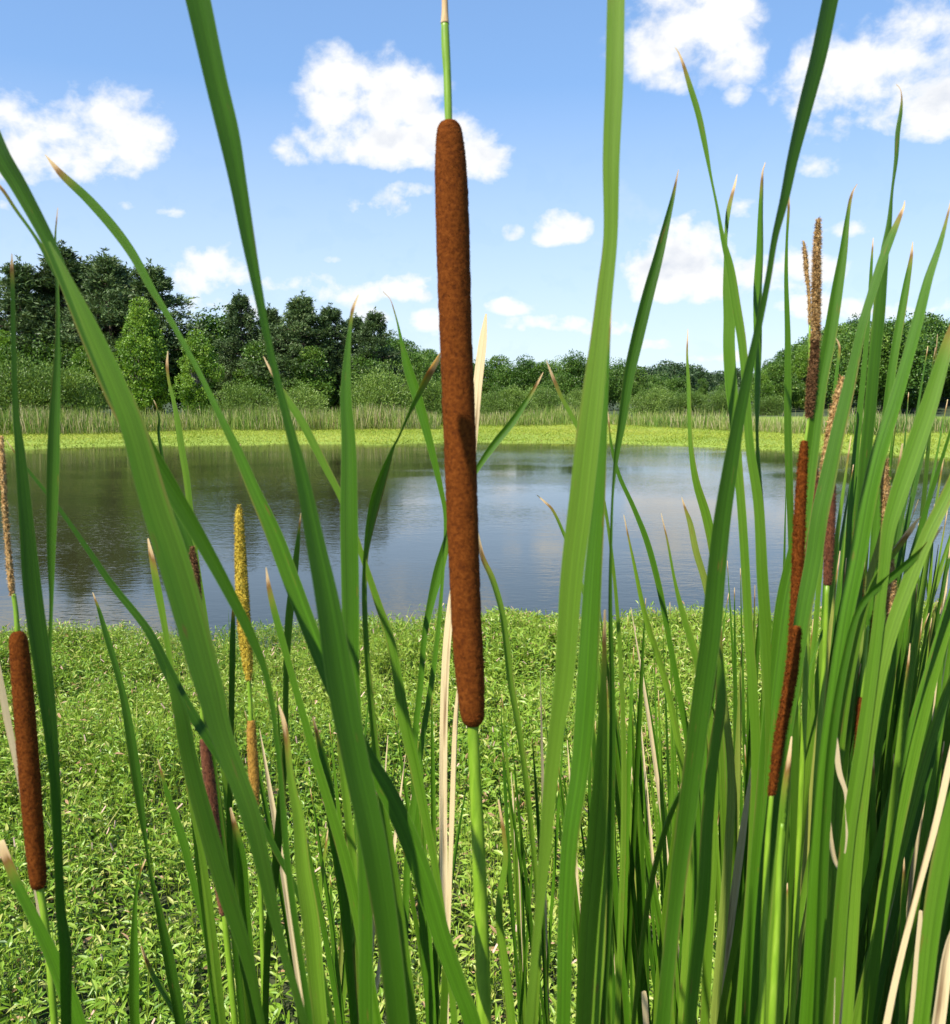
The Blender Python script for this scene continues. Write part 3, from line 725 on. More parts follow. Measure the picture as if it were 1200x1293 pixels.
# the thick seed head in the middle
shoot('cattail', 'tall cattail with the thick rust brown seed head standing in the middle, nearest of all', CT, [
    ('602,670,3 609,705,7 620,730,9 632,770,9 638,813,10 644,863,10 654,920,9 664,990,9 672,1063,8 678,1130,8 680,1200,8 676,1293,8', .60, {'phi': 30}),
    ('630,1010,2 640,1080,8 632,1150,11 640,1220,13 648,1293,14', .56),
    ], [
    ('seed_head', '567,152,34 569,200,38 572,300,41 576,430,41 581,560,41 585,680,40 590,800,37 594,860,35 598,918,31', .50, 'head', dict(fuzz=20000, flen=.0009, fw=.00012)),
    ('stalk', '567,160,9 566,130,10 565,95,10 563,60,11 562,28,10', .50, 'stalk', {}),
    ('stalk', '562,30,11 562,18,9 562,5,8 561,-25,8 559,-80,7 556,-150,4', .50, 'stalk_dry', {}),
    ('stalk', '597,905,14 599,960,15 604,1063,17 608,1163,18 612,1293,19', .50, 'stalk', {'root': 1}),
    ])
shoot('dry_cattail', 'dead cattail of cream dry leaves just behind the thick brown seed head', CT, [
    ('614,396,3 610,430,12 603,490,14 597,560,14 585,680,13 568,780,12 562,863,12 560,1030,12 561,1100,12 562,1190,8 562,1293,8', .74, {'mat': 'dry', 'phi': -25, 'keel': .05}),
    ('582,845,2 577,900,7 573,1000,8 568,1150,6 565,1293,6', .76, {'mat': 'dry', 'phi': -20}),
    ('561,1170,3 563,1210,10 560,1293,12', .63, {'phi': 30}),
    ])
# left edge
shoot('cattail', 'cattail with a slim red brown seed head at the left edge', CT, [
    ('0,1062,12 20,1113,14 50,1173,17 73,1223,22 97,1293,27', .52, {'phi': -20}),
    ], [
    ('seed_head', '22,797,21 27,850,24 35,950,25 42,1040,24 49,1123,20', .58, 'head', dict(fuzz=8000, flen=.0012, fw=.00014)),
    ('stalk', '22,800,7 20,770,6 17,750,6', .58, 'stalk', {}),
    ('pollen_spike', '2,550,4 4,600,6 6,640,6 10,690,6 14,735,7 16,752,6', .58, 'spent', dict(fuzz=1200, flen=.0015, fw=.0003, round=False, rough=.12)),
    ('stalk', '49,1118,9 55,1150,9 62,1210,9 69,1293,9', .58, 'stalk', {'root': 1}),
    ])
shoot('dry_cattail', 'grey tan dead cattail leaf against the seed head at the left edge', CT, [
    ('-12,800,8 0,860,10 10,913,10 27,997,7 40,1097,4 50,1160,4 72,1293,5', .62, {'mat': 'dry', 'phi': 20})])
shoot('cattail_shoot', 'cattail shoot of wide leaves with a rusty tip at the left edge', CT, [
    ('15,320,1 15,340,5 16,365,6 17,430,7 20,520,9 25,570,14 32,650,20 42,760,27 56,860,25 67,960,17 72,1050,13 76,1150,14 82,1200,18 83,1293,15', .48, {'phi': 25}),
    ('73,262,1 70,300,3 72,345,4 73,430,8 69,530,16 67,600,18 65,700,12 65,760,6 63,830,6 66,950,10 75,1100,12 86,1293,10', .50, {'phi': -25}),
    ])
shoot('cattail_shoot', 'very wide twin leaved cattail shoot sweeping down from the upper left', CT, [
    ('62,305,3 92,365,14 122,430,25 147,487,30 166,535,36 193,630,42 221,717,47 262,863,42 280,930,32 316,1030,29 340,1130,20 356,1196,13 384,1293,12', .34, {'phi': 16, 'keel': .12, 'tip': False}),
    ('-45,60,16 -18,140,26 5,195,28 27,233,25 62,300,20 76,333,19 117,430,24 150,500,30 185,563,32 218,617,27 253,677,22 287,740,18 320,807,14 337,853,9 352,950,8 365,1100,10 392,1293,10', .40, {'phi': -34, 'keel': .25}),
    ('-30,210,4 0,236,5 20,265,5 43,297,5 60,325,8 95,395,6 130,480,5', .43, {'cut': 1}),
    ])
shoot('cattail_shoot', 'slender cattail shoot with a long diagonal leaf across the pond at left', CT, [
    ('8,556,1 30,587,4 57,620,6 75,643,6 110,693,8 140,737,10 187,797,12 213,850,17 235,890,16 270,945,14 320,1023,11 353,1083,9 377,1130,8 400,1200,8 420,1293,8', .56, {'phi': 20}),
    ('210,845,2 227,897,20 240,963,24 263,1050,27 287,1130,27 313,1213,18 330,1293,12', .45, {'phi': 10, 'tip': False}),
    ])
shoot('cattail', 'cattail with a bright yellow pollen spike over a small golden seed head', CT, [
    ('295,760,3 294,800,8 293,860,9 292,950,8 290,1060,9 300,1180,9 322,1293,10', .76, {'phi': 35}),
    ('291,1020,3 303,1080,15 308,1147,15 317,1230,12 328,1293,10', .70),
    ], [
    ('pollen_spike', '302,637,2 302,650,8 303,680,11 305,730,14 309,797,15 313,840,11 314,860,5', .70, 'pollen', dict(fuzz=6000, flen=.0016, fw=.0003, round=False, rough=.07)),
    ('stalk', '314,855,5 316,885,5 317,915,6', .70, 'stalk', {}),
    ('seed_head', '317,909,10 319,950,12 321,990,12 322,1022,9', .70, 'head_gold', dict(fuzz=3500, flen=.001)),
    ('stalk', '322,1018,6 326,1070,6 330,1150,6 335,1293,7', .70, 'stalk', {'root': 1}),
    ])
shoot('cattail', 'cattail with a dark wine brown seed head half hidden by the wide left leaf', CT, [
    ('187,680,2 192,705,8 200,747,11 208,790,9 222,880,8 240,1000,9 262,1120,9 282,1293,9', .78),
    ('213,612,4 225,650,12 237,683,14 245,715,10 250,745,7 256,830,6 270,960,6 290,1130,8 306,1293,9', .74, {'phi': -20}),
    ], [
    ('pollen_spike', '243,690,3 245,720,10 248,755,10 252,790,7', .72, 'spent_dark', SHAGGY),
    ('stalk', '252,785,5 254,850,5 257,940,6', .72, 'stalk', {}),
    ('seed_head', '257,932,11 263,975,14 271,1050,14 277,1110,13 283,1157,10', .72, 'head_dark', dict(fuzz=3500)),
    ('stalk', '283,1150,7 288,1200,8 297,1293,8', .72, 'stalk', {'root': 1}),
    ])
shoot('cattail_shoot', 'low cattail shoot with an orange tipped leaf over the weeds at left', CT, [
    ('117,748,1 125,770,5 133,797,8 143,830,9 152,863,9 162,913,13 172,980,15 180,1037,9 185,1070,4 190,1103,5 200,1147,10 213,1213,16 227,1293,15', .80),
    ('184,1085,2 178,1100,3 172,1130,5 170,1180,10 170,1230,15 171,1293,14', .85),
    ('178,1195,2 190,1230,7 210,1265,9 225,1293,9', .9, {'phi': 40}),
    ])
shoot('cattail_shoot', 'thin dark cattail shoot between the low left shoot and the wide leaves', CT, [
    ('199,958,1 213,1007,8 230,1057,12 243,1107,11 253,1150,8 263,1197,8 270,1293,8', .86),
    ('238,980,1 245,1030,10 252,1097,12 258,1150,10 266,1220,9 276,1293,9', .82),
    ])
shoot('cattail_shoot', 'cattail shoot with a tan pointed tip in front of the birches', CT, [
    ('212,443,1 211,460,4 213,480,4 219,505,6 225,537,9 230,570,10 235,600,10 241,650,9 247,700,8 262,800,8 280,950,9 300,1130,9 315,1293,9', .88),
    ('194,505,1 198,515,2 201,530,3 200,545,4 205,580,5 215,640,6 228,720,6 250,860,7 290,1100,8 310,1293,8', .95),
    ])
# left of centre
shoot('cattail_shoot', 'tall cattail shoot with a curved pale leaf arching over the pond at left', CT, [
    ('57,195,1 77,219,10 110,250,14 143,287,15 167,320,14 193,367,11 213,400,9 230,430,8 253,473,8 277,523,10 300,570,15 320,617,19 347,677,25 367,730,26 387,783,25 405,830,24 432,893,24 463,956,26 487,996,28 513,1050,30 540,1123,30 560,1190,28 580,1246,26 597,1293,26', .47, {'phi': -30, 'keel': .05}),
    ('336,716,1 340,743,7 347,773,10 358,813,10 370,857,10 385,910,11 402,970,13 420,1030,15 440,1100,18 455,1170,18 475,1293,18', .58),
    ])
shoot('cattail_shoot', 'long wide cattail shoot from top edge to bottom, left of the thick seed head', CT, [
    ('225,-110,42 238,-50,40 249,0,38 271,100,34 287,167,33 300,233,26 312,300,21 325,367,15 340,440,11 361,525,13 380,600,20 398,690,29 412,760,36 428,860,43 448,963,40 470,1063,40 486,1163,37 502,1293,34', .36, {'phi': 12, 'keel': .2}),
    ('453,372,1 446,390,5 443,410,5 440,440,9 438,500,17 442,560,22 443,650,27 445,750,27 447,860,24 455,960,20 462,1063,21 465,1163,21 466,1293,21', .45, {'phi': -42, 'keel': .42}),
    ])
shoot('cattail_shoot', 'orange tipped cattail shoot crossing the long wide leaf left of the seed head', CT, [
    ('333,450,1 338,460,3 346,475,5 362,503,10 380,530,12 397,562,12 415,597,11 428,622,10 443,660,9 462,715,9 477,760,11 493,807,13 503,860,15 510,906,18 523,963,17 537,1030,14 549,1090,11 562,1180,10 574,1293,10', .58, {'phi': -15}),
    ('380,648,1 373,713,10 365,780,12 361,863,9 360,950,9 353,1030,12 348,1096,13 340,1163,11 335,1293,10', .66, {'phi': 45}),
    ('352,890,2 357,905,6 362,930,8 368,985,11 377,1030,17 383,1096,22 393,1163,26 400,1240,24 405,1293,22', .52),
    ])
shoot('cattail_shoot', 'cattail shoot of narrow leaves forming an X just left of the thick seed head', CT, [
    ('556,445,1 552,453,6 540,473,10 528,497,8 517,520,5 503,552,3 497,563,4 485,592,12 473,627,17 466,660,14 461,700,8 459,750,8 464,850,9 480,1000,12 500,1130,14 520,1293,14', .58, {'phi': 20}),
    ('484,368,1 493,378,1 498,392,2 503,410,3 508,433,6 517,466,14 531,510,15 546,568,11 557,615,8 563,650,6 560,720,5 550,830,8 530,960,9 515,1090,10 512,1293,10', .62, {'phi': -25}),
    ])
shoot('cattail_shoot', 'cattail shoot with a leaf slanting up to the right behind the thick seed head', CT, [
    ('686,470,1 678,485,4 667,503,7 647,533,11 623,563,11 603,592,8 588,620,9 574,655,11 563,690,13 555,720,16 545,760,12 537,800,9 532,860,9 524,950,10 530,1090,12 545,1293,13', .64, {'phi': -12}),
    ('425,900,2 432,960,10 440,1030,12 448,1100,12 458,1293,12', .72),
    ('395,905,2 410,980,14 418,1050,16 430,1130,16 445,1293,14', .60),
    ])
# right of centre
shoot('cattail_shoot', 'widest pale pair of cattail leaves, right of the thick seed head, reaching the top edge', CT, [
    ('783,-120,24 780,-50,26 778,0,27 776,100,28 772,200,26 771,300,22 764,367,25 757,430,28 745,530,36 734,630,37 722,730,35 712,860,29 703,920,24 694,1000,21 689,1063,19 683,1130,15 676,1200,12 668,1293,13', .38, {'phi': 20, 'keel': .15}),
    ('772,390,2 768,450,7 764,530,12 759,630,19 752,730,27 745,860,32 736,963,28 722,1063,26 716,1163,24 713,1293,22', .42, {'phi': -32, 'keel': .3}),
    ('764,770,3 762,860,10 758,963,20 751,1063,30 742,1163,32 735,1293,30', .46, {'phi': 50, 'keel': .1}),
    ('764,830,3 766,900,7 764,1000,10 762,1100,12 758,1200,16 750,1293,18', .47, {'phi': -20}),
    ])
shoot('cattail_shoot', 'cattail shoot with a curved tip leaf right beside the widest pale pair', CT, [
    ('857,214,1 854,228,3 850,247,6 840,287,11 830,327,15 818,370,18 803,430,19 793,475,17 785,530,13 778,575,8 774,617,4 772,660,4 770,760,6 772,900,9 768,1050,12 762,1180,14 756,1293,14', .55, {'phi': 35}),
    ('690,455,1 700,480,5 710,503,6 725,530,7 742,565,6 760,620,5 775,720,5 785,860,7 788,1000,8 780,1293,9', .75),
    ('678,625,1 688,634,3 697,643,4 713,677,5 735,740,5 755,850,6 768,1000,8 770,1293,9', .80),
    ])
shoot('cattail_shoot', 'thin cattail shoot leaning left over the pond right of the widest pale pair', CT, [
    ('768,520,1 772,560,4 782,600,6 800,640,7 817,683,9 833,743,9 842,790,8 855,860,9 868,930,10 878,1000,11 880,1100,12 870,1293,12', .85),
    ('788,650,1 800,705,4 817,780,8 840,853,9 855,920,10 868,1000,11 873,1100,12 862,1293,12', .95),
    ('835,648,1 843,683,3 853,737,5 863,777,9 877,823,11 890,880,12 900,950,13 900,1060,14 890,1293,14', .82),
    ])
shoot('cattail_shoot', 'cattail shoot with a white tipped yellowing leaf at the near shore', CT, [
    ('861,628,1 866,643,4 872,660,8 880,697,10 890,730,10 897,763,9 905,800,9 915,880,10 925,980,12 920,1100,14 905,1293,14', .78, {'mat': 'yellowing'}),
    ('869,415,1 868,445,3 870,490,6 871,530,6 874,575,8 880,610,11 892,650,14 900,690,13 904,730,10 908,800,9 916,900,11 925,1050,13 930,1293,13', .80),
    ])
shoot('cattail_shoot', 'broadest cattail shoot of the right stand, rising to the top edge', CT, [
    ('1068,-110,24 1058,-50,24 1047,0,24 1033,67,24 1016,133,22 1000,200,17 990,250,14 978,300,10 970,350,9 960,400,10 952,436,11 943,477,15 930,540,19 920,597,23 910,663,26 903,730,28 897,797,30 888,863,30 875,963,29 862,1063,27 850,1163,23 837,1293,22', .43, {'phi': 22, 'keel': .2}),
    ('910,770,3 908,830,12 910,890,16 900,960,17 893,1040,18 888,1130,20 870,1293,20', .48, {'phi': 50}),
    ('890,770,3 903,830,8 880,960,9 850,1020,12 828,1090,14 815,1160,14 800,1293,13', .47, {'phi': 60}),
    ])
shoot('cattail_shoot', 'cattail shoot with a brown hooked tip, high in the sky at right', CT, [
    ('853,60,1 857,66,2 862,78,4 872,110,8 882,143,9 890,180,8 898,223,4 905,257,4 913,300,7 922,337,12 930,387,14 937,430,13 943,500,11 947,563,13 958,637,15 963,730,17 970,830,17 973,920,15 970,1050,17 960,1293,18', .60, {'phi': 15}),
    ('931,220,1 929,230,3 925,245,5 920,267,7 917,300,5 917,333,7 919,367,14 921,400,17 921,440,18 924,490,18 927,520,16 930,560,14 938,660,13 946,800,14 955,950,15 950,1100,16 935,1293,17', .62, {'phi': -20, 'keel': .05}),
    ])
shoot('cattail_shoot', 'pair of straight dark cattail leaves with white tips beside the brown spikes', CT, [
    ('967,205,1 964,215,2 963,230,4 962,267,7 962,317,11 960,367,13 960,430,12 958,500,7 957,550,4 960,603,7 964,660,11 967,760,15 972,870,16 978,1000,17 970,1150,18 960,1293,18', .66, {'phi': -40}),
    ('997,240,1 996,267,4 994,300,4 993,350,6 995,430,9 995,540,11 997,613,11 999,680,9 1000,760,9 1003,880,11 1004,1000,13 1000,1150,14 990,1293,14', .74, {'phi': 25}),
    ])
# spikes at right
shoot('cattail', 'tallest cattail of the right stand, a shaggy brown spike over a long rusty head', CT, [
    ('1083,232,1 1079,238,2 1075,248,4 1070,277,7 1065,317,12 1057,367,17 1047,430,19 1037,485,18 1028,554,19 1018,630,21 1007,690,24 993,755,27 983,830,26 975,900,24 965,1000,22 955,1120,20 945,1293,20', .60, {'phi': 12}),
    ], [
    ('pollen_spike', '1034,275,2 1033,290,5 1032,317,7 1031,367,8 1030,430,8', .60, 'spent', SHAGGY),
    ('pollen_spike', '1030,426,7 1027,465,8 1024,500,8 1022,527,5', .60, 'spent_dark', SHAGGY),
    ('stalk', '1022,522,4 1020,540,4 1017,562,4', .60, 'stalk', {}),
    ('seed_head', '1016,556,9 1012,618,13 1009,680,14 1007,740,14 1004,800,14 1001,835,11', .565, 'head', dict(fuzz=4500)),
    ('stalk', '1001,830,6 999,860,7 996,950,8 990,1100,8 985,1293,9', .60, 'stalk', {'root': 1}),
    ])
shoot('cattail', 'cattail with a slanting slim rusty head, lower front of the right stand', CT, [
    ('1143,253,1 1142,260,3 1139,268,5 1130,290,10 1117,323,13 1103,367,13 1090,410,13 1080,455,15 1070,500,19 1057,554,21 1046,605,24 1036,650,25 1028,705,24 1017,763,24 1006,830,23 995,900,23 980,1000,22 968,1100,20 955,1293,20', .53, {'phi': -25, 'keel': .2}),
    ], [
    ('seed_head', '1006,790,12 1001,840,14 993,890,13 985,930,12 979,970,10 974,1006,7', .50, 'head', dict(fuzz=4500)),
    ('stalk', '975,1000,6 970,1060,7 966,1150,8 962,1293,9', .50, 'stalk', {'root': 1}),
    ])
shoot('cattail', 'cattail with a long beige spent spike running beside the slanting leaf at right', CT, [
    ('1055,425,1 1060,436,3 1057,470,5 1052,520,7 1048,600,9 1046,700,11 1040,830,13 1030,980,14 1015,1293,15', .82),
    ], [
    ('pollen_spike', '1065,476,5 1058,502,8 1051,540,11 1044,583,11 1040,620,11 1034,665,10 1027,705,9 1018,748,6', .58, 'spent', SHAGGY),
    ('stalk', '1019,742,4 1015,780,5 1010,830,5', .58, 'stalk', {}),
    ('seed_head', '1029,590,9 1027,630,12 1024,690,12 1021,740,10', .66, 'head_dark', dict(fuzz=2500)),
    ('stalk', '1021,735,6 1018,850,7 1012,1000,7 1000,1293,8', .66, 'stalk', {'root': 1}),
    ])
shoot('cattail', 'cattail with a nearly black seed head deep in the right stand', CT, [
    ('1103,300,1 1101,330,4 1097,400,6 1090,480,8 1082,560,10 1075,650,12 1068,760,13 1060,880,14 1050,1293,15', .86),
    ], [
    ('seed_head', '1050,600,9 1049,640,12 1047,690,12 1045,740,9', .66, 'head_dark', dict(fuzz=2500)),
    ('stalk', '1050,604,4 1053,560,4 1058,500,3', .66, 'stalk', {}),
    ('stalk', '1045,735,6 1040,850,6 1030,1000,7 1015,1293,8', .66, 'stalk', {'root': 1}),
    ])
shoot('cattail', 'cattail whose brown seed head peeks between broad leaves at right, under the wooded slope', CT, [
    ('1132,106,1 1137,112,1 1139,122,2 1138,140,5 1134,167,7 1132,200,6 1127,240,4 1123,283,8 1118,315,12 1114,350,16 1110,400,18 1105,450,17 1099,520,17 1093,583,17 1086,680,19 1078,800,18 1068,920,18 1055,1050,19 1035,1293,19', .58, {'phi': 30}),
    ], [
    ('seed_head', '1089,620,8 1086,670,13 1083,730,14 1080,780,13 1077,820,10', .60, 'head', dict(fuzz=3500)),
    ('stalk', '1089,625,4 1092,580,4 1094,540,3', .66, 'stalk', {}),
    ('stalk', '1077,815,6 1072,900,7 1062,1050,8 1045,1293,9', .66, 'stalk', {'root': 1}),
    ])
shoot('cattail', 'cattail with a golden beige spike above a brown head near the right edge', CT, [
    ('1153,305,1 1151,325,5 1145,360,10 1138,400,12 1131,440,12 1125,480,12 1118,540,12 1112,600,13 1105,690,14 1098,800,15 1088,930,16 1070,1293,17', .74, {'phi': -15}),
    ], [
    ('pollen_spike', '1118,578,4 1118,610,8 1119,650,9 1122,700,10 1125,750,10 1125,790,7', .60, 'spent', SHAGGY),
    ('stalk', '1125,785,4 1120,800,4 1113,815,4', .60, 'stalk', {}),
    ('seed_head', '1108,770,9 1106,810,13 1103,860,13 1099,905,10', .60, 'head', dict(fuzz=3500)),
    ('stalk', '1099,900,6 1092,980,7 1080,1120,8 1068,1293,9', .58, 'stalk', {'root': 1}),
    ])
shoot('cattail', 'cattail with a short brown head low among the leaves at right', CT, [
    ('1130,760,1 1120,840,8 1110,930,12 1098,1030,14 1080,1293,15', .80),
    ], [
    ('seed_head', '1088,880,9 1087,920,12 1085,970,12 1083,1020,9', .57, 'head', dict(fuzz=3000)),
    ('stalk', '1088,885,4 1092,840,4 1096,790,3', .57, 'stalk', {}),
    ('stalk', '1083,1015,6 1078,1100,7 1070,1200,8 1060,1293,8', .57, 'stalk', {'root': 1}),
    ])
shoot('cattail', 'cattail with only a thin pale spent spike left beside the tallest brown spike', CT, [
    ('1000,640,2 996,760,8 992,880,11 990,1000,12 985,1293,13', .84),
    ], [
    ('pollen_spike', '1015,304,2 1017,320,4 1019,345,4 1022,375,3 1023,410,3', .84, 'spent', dict(fuzz=700, flen=.003, fw=.0003, round=False, rough=.15, spread=.8)),
    ('stalk', '1023,405,3 1022,500,3 1018,640,4 1012,800,5 1005,1000,6 995,1293,7', .84, 'stalk', {'root': 1}),
    ])
# right edge
shoot('cattail_shoot', 'broad leaved cattail shoot slanting out of the right edge, high in the sky', CT, [
    ('1203,245,1 1198,268,3 1188,307,8 1173,353,13 1160,405,16 1145,461,17 1130,513,20 1114,565,23 1101,618,24 1086,700,24 1070,780,22 1055,880,21 1040,1000,21 1020,1293,20', .52, {'phi': -20, 'keel': .25}),
    ('1218,380,8 1200,425,15 1193,447,18 1173,513,25 1150,580,27 1133,630,25 1122,670,20 1115,730,16 1105,820,17 1090,930,19 1070,1060,20 1050,1293,20', .50, {'phi': 25, 'keel': .2}),
    ])
shoot('cattail_shoot', 'wide cattail shoot entering from the right edge over the pond corner', CT, [
    ('1255,480,8.5 1230,545,14.4 1200,618,18.7 1173,673,20.4 1150,730,21.2 1128,790,20.4 1112,850,18.7 1100,920,17.8 1090,1010,17.0 1083,1090,16.1 1070,1293,15.3', .50, {'phi': 15}),
    ('1262,600,6.8 1228,690,11.9 1205,760,15.3 1182,840,16.1 1162,920,17.0 1142,1010,17.0 1124,1100,16.1 1108,1200,15.3 1095,1293,15.3', .53, {'phi': -20}),
    ('1240,760,3.4 1212,830,8.5 1186,900,12.8 1160,985,15.3 1132,1090,16.1 1104,1200,16.1 1082,1293,15.3', .56, {'phi': 10}),
    ])
shoot('cattail_shoot', 'cattail shoot with two dark leaves bent sideways across the right stand', CT, [
    ('1163,652,1 1157,658,3 1150,667,6 1130,693,8 1110,720,8 1092,760,9 1075,830,11 1060,920,13 1050,1050,14 1040,1293,15', .56, {'phi': 40}),
    ('1190,665,2 1167,692,9 1143,713,11 1120,732,11 1098,750,10 1082,775,9 1065,840,11 1050,930,13 1040,1060,14 1030,1293,15', .50, {'phi': 55}),
    ('1140,560,2 1133,600,5 1122,640,7 1110,690,9 1095,740,11 1080,800,12 1065,880,13 1055,1000,14 1040,1293,15', .60, {'mat': 'yellowing', 'phi': 25}),
    ])
shoot('dry_cattail', 'cream dead leaf curled among the green blades low at right', CT, [
    ('1053,912,3 1056,940,7 1060,975,8 1068,1000,6 1071,1030,8 1071,1065,8 1066,1095,6 1060,1130,5 1055,1293,6', .50, {'mat': 'dry', 'phi': 15}),
    ('1046,1010,3 1047,1050,6 1053,1085,6 1061,1104,5 1064,1160,5 1060,1293,6', .52, {'mat': 'dry'}),
    ])
shoot('dry_cattail', 'long grey tan dead stem slanting at the lower right corner', CT, [
    ('1212,905,6 1200,960,9 1183,1037,9 1160,1123,8 1137,1213,9 1120,1293,10', .46, {'mat': 'dry', 'phi': 20}),
    ('1163,1150,5 1160,1200,10 1153,1293,13', .50, {'mat': 'dry'}),
    ('1206,1170,8 1198,1200,14 1185,1293,18', .44, {'mat': 'dry', 'phi': -10}),
    ])
shoot('dry_cattail', 'short cut straw coloured stub at the bottom edge right of the widest leaves', CT, [
    ('813,1252,7 814,1262,9 816,1293,9', .80, {'mat': 'dry'})])
shoot('cattail', 'bare bright yellow green cattail stalk low in the right stand', CT, [
    ('1000,930,2 992,1000,12 984,1100,14 976,1200,15 968,1293,15', .52),
    ], [
    ('stalk', '988,1040,4 985,1083,7 982,1163,9 975,1293,10', .45, 'stalk', {'root': 1})])
shoot('cattail_shoot', 'bright wide cattail shoot in the lower right corner', CT, [
    ('1236,900,8 1215,980,20 1200,1040,26 1187,1100,28 1175,1180,26 1163,1293,22', .44, {'phi': 10}),
    ('1240,1080,8 1222,1150,12 1205,1220,12 1180,1293,12', .46),
    ])
# dense stand at the right: shoots that nothing tells apart
def filler(n_shoots, xr, tip_r, d_r, lean_r, wr, label, group, name='cattail_shoot', nl=(4, 7), xbase=None):
    for i in range(n_shoots):
        d0 = random.uniform(*d_r); bx = random.uniform(*xr)
        lv = []
        for k in range(random.randint(*nl)):
            d = max(.42, d0 + random.uniform(-.08, .08))
            ty = random.uniform(*tip_r); lean = random.uniform(*lean_r)
            w = random.uniform(*wr) / d
            x0 = bx + random.uniform(-18, 18) / d * .6; H = 1300 - ty
            cv = random.uniform(-.12, .25) * lean
            pts = []
            for t in (0, .04, .12, .28, .5, .75, 1.0):
                u = 1 - t
                xx_ = x0 + math.tan(R(lean)) * H * u + math.tan(R(cv)) * H * u * u * 2
                ww = w * min(1, .06 + (t / .35) ** .8) * (.9 + .1 * random.random())
                pts.append('%.1f,%.1f,%.1f' % (xx_, ty + H * t, max(ww, 1)))
            if random.random() < .07 and ty < 1000:      # snapped: the top hangs over
                q = [tuple(float(z) for z in p_.split(',')) for p_ in pts]; kx, ky, kw = q[2]; sg = random.choice((-1, 1))
                hang = [(kx + sg * random.uniform(30, 55) / d * .7, ky + random.uniform(60, 150), 1.5), (kx + sg * 22 / d * .7, ky + 30, kw * .7), (kx + sg * 6, ky - 4, kw * .9)]
                pts = ['%.1f,%.1f,%.1f' % z for z in hang + [(a_, max(b_, ky + 8), c_) for a_, b_, c_ in q[3:]]]
            lv.append((' '.join(pts), d, {'mat': 'yellowing'} if random.random() < .03 else ({'mat': 'dry'} if random.random() < .03 else {})))
        shoot(name, label, CT, lv, group=group)
GR = 'cattail shoots filling the right stand'; LR = 'plain green cattail shoot packed into the dense stand at the right'
filler(9, (985, 1130), (480, 860), (.78, 1.15), (3, 14), (6.5, 10), LR, GR)
filler(8, (900, 1010), (700, 980), (.78, 1.3), (-4, 10), (6, 10), LR, GR)
filler(8, (1080, 1230), (620, 980), (.72, 1.1), (5, 17), (7, 11), LR, GR)
filler(9, (940, 1200), (900, 1150), (.66, .9), (0, 15), (6, 10), LR, GR)
filler(10, (960, 1200), (560, 1000), (.8, 1.3), (0, 14), (6, 10), LR, GR, nl=(5, 8))
filler(8, (930, 1180), (600, 950), (.85, 1.25), (2, 14), (4.5, 7.5), LR, GR, nl=(5, 8))
filler(6, (1000, 1220), (420, 700), (.78, 1.05), (4, 13), (7, 10), LR, GR, nl=(3, 5))
GM = 'thin cattail shoots behind the centre'; LM = 'thin green cattail shoot standing in the weeds between the seed head and the right stand'
filler(8, (770, 900), (730, 1020), (1.1, 1.9), (-9, 6), (7, 11), LM, GM)
filler(7, (625, 780), (840, 1130), (1.2, 2.0), (-10, 6), (7, 10), LM, GM)
GLc = 'thin cattail shoots at the lower left of the seed head'; LL = 'thin green cattail shoot low between the wide left leaves and the seed head'
filler(5, (370, 560), (860, 1130), (.9, 1.5), (-8, 8), (7, 11), LL, GLc)

# a bleached stick poking out of the pond near the far bank
b0 = at_y(304, 583, 31.5); b0[2] = 0
e = empty('stick', (b0[0], b0[1], -.15), 'pale bleached stick poking out of the pond near the far bank', 'stick')
add_rod(np.array([[b0[0], b0[1], -.2, .05], [b0[0] + .02, b0[1], .12, .045], [b0[0] - .05, b0[1], .3, .04], [b0[0] + .03, b0[1], .42, .02]]), M['stalk_dry'], e, name='wood')
# ------------------------------------------------------------------ sky, clouds and sun
SUN_EL, SUN_AZ = 52.0, 224.0       # azimuth measured clockwise from the view direction (+Y): behind the camera, to the left
world = bpy.data.worlds.new('World'); scene.world = world; world.use_nodes = True
nt = world.node_tree; nt.nodes.clear(); L = nt.links; N = lambda t, **k: mk(nt, t, **k)
sky = N('ShaderNodeTexSky'); sky.sky_type = 'NISHITA'; sky.sun_disc = False
sky.sun_elevation = R(SUN_EL); sky.sun_rotation = R(SUN_AZ); sky.air_density = 1.0; sky.dust_density = 0.15; sky.ozone_density = 3.0; sky.altitude = 100
gm = N('ShaderNodeGamma', i_Gamma=0.6); L.new(sky.outputs[0], gm.inputs[0])
bg = N('ShaderNodeBackground', i_Strength=0.116); L.new(mixc(nt, 1.0, gm.outputs[0], (1.06, 1.42, 1.88), 'MULTIPLY'), bg.inputs[0])
tc = N('ShaderNodeTexCoord'); sp = N('ShaderNodeSeparateXYZ'); L.new(tc.outputs['Generated'], sp.inputs[0])
azn = math_(nt, 'ARCTAN2', sp.outputs[0], sp.outputs[1]); eln = math_(nt, 'ARCSINE', sp.outputs[2])
cmb = N('ShaderNodeCombineXYZ'); L.new(azn, cmb.inputs[0]); L.new(eln, cmb.inputs[1])
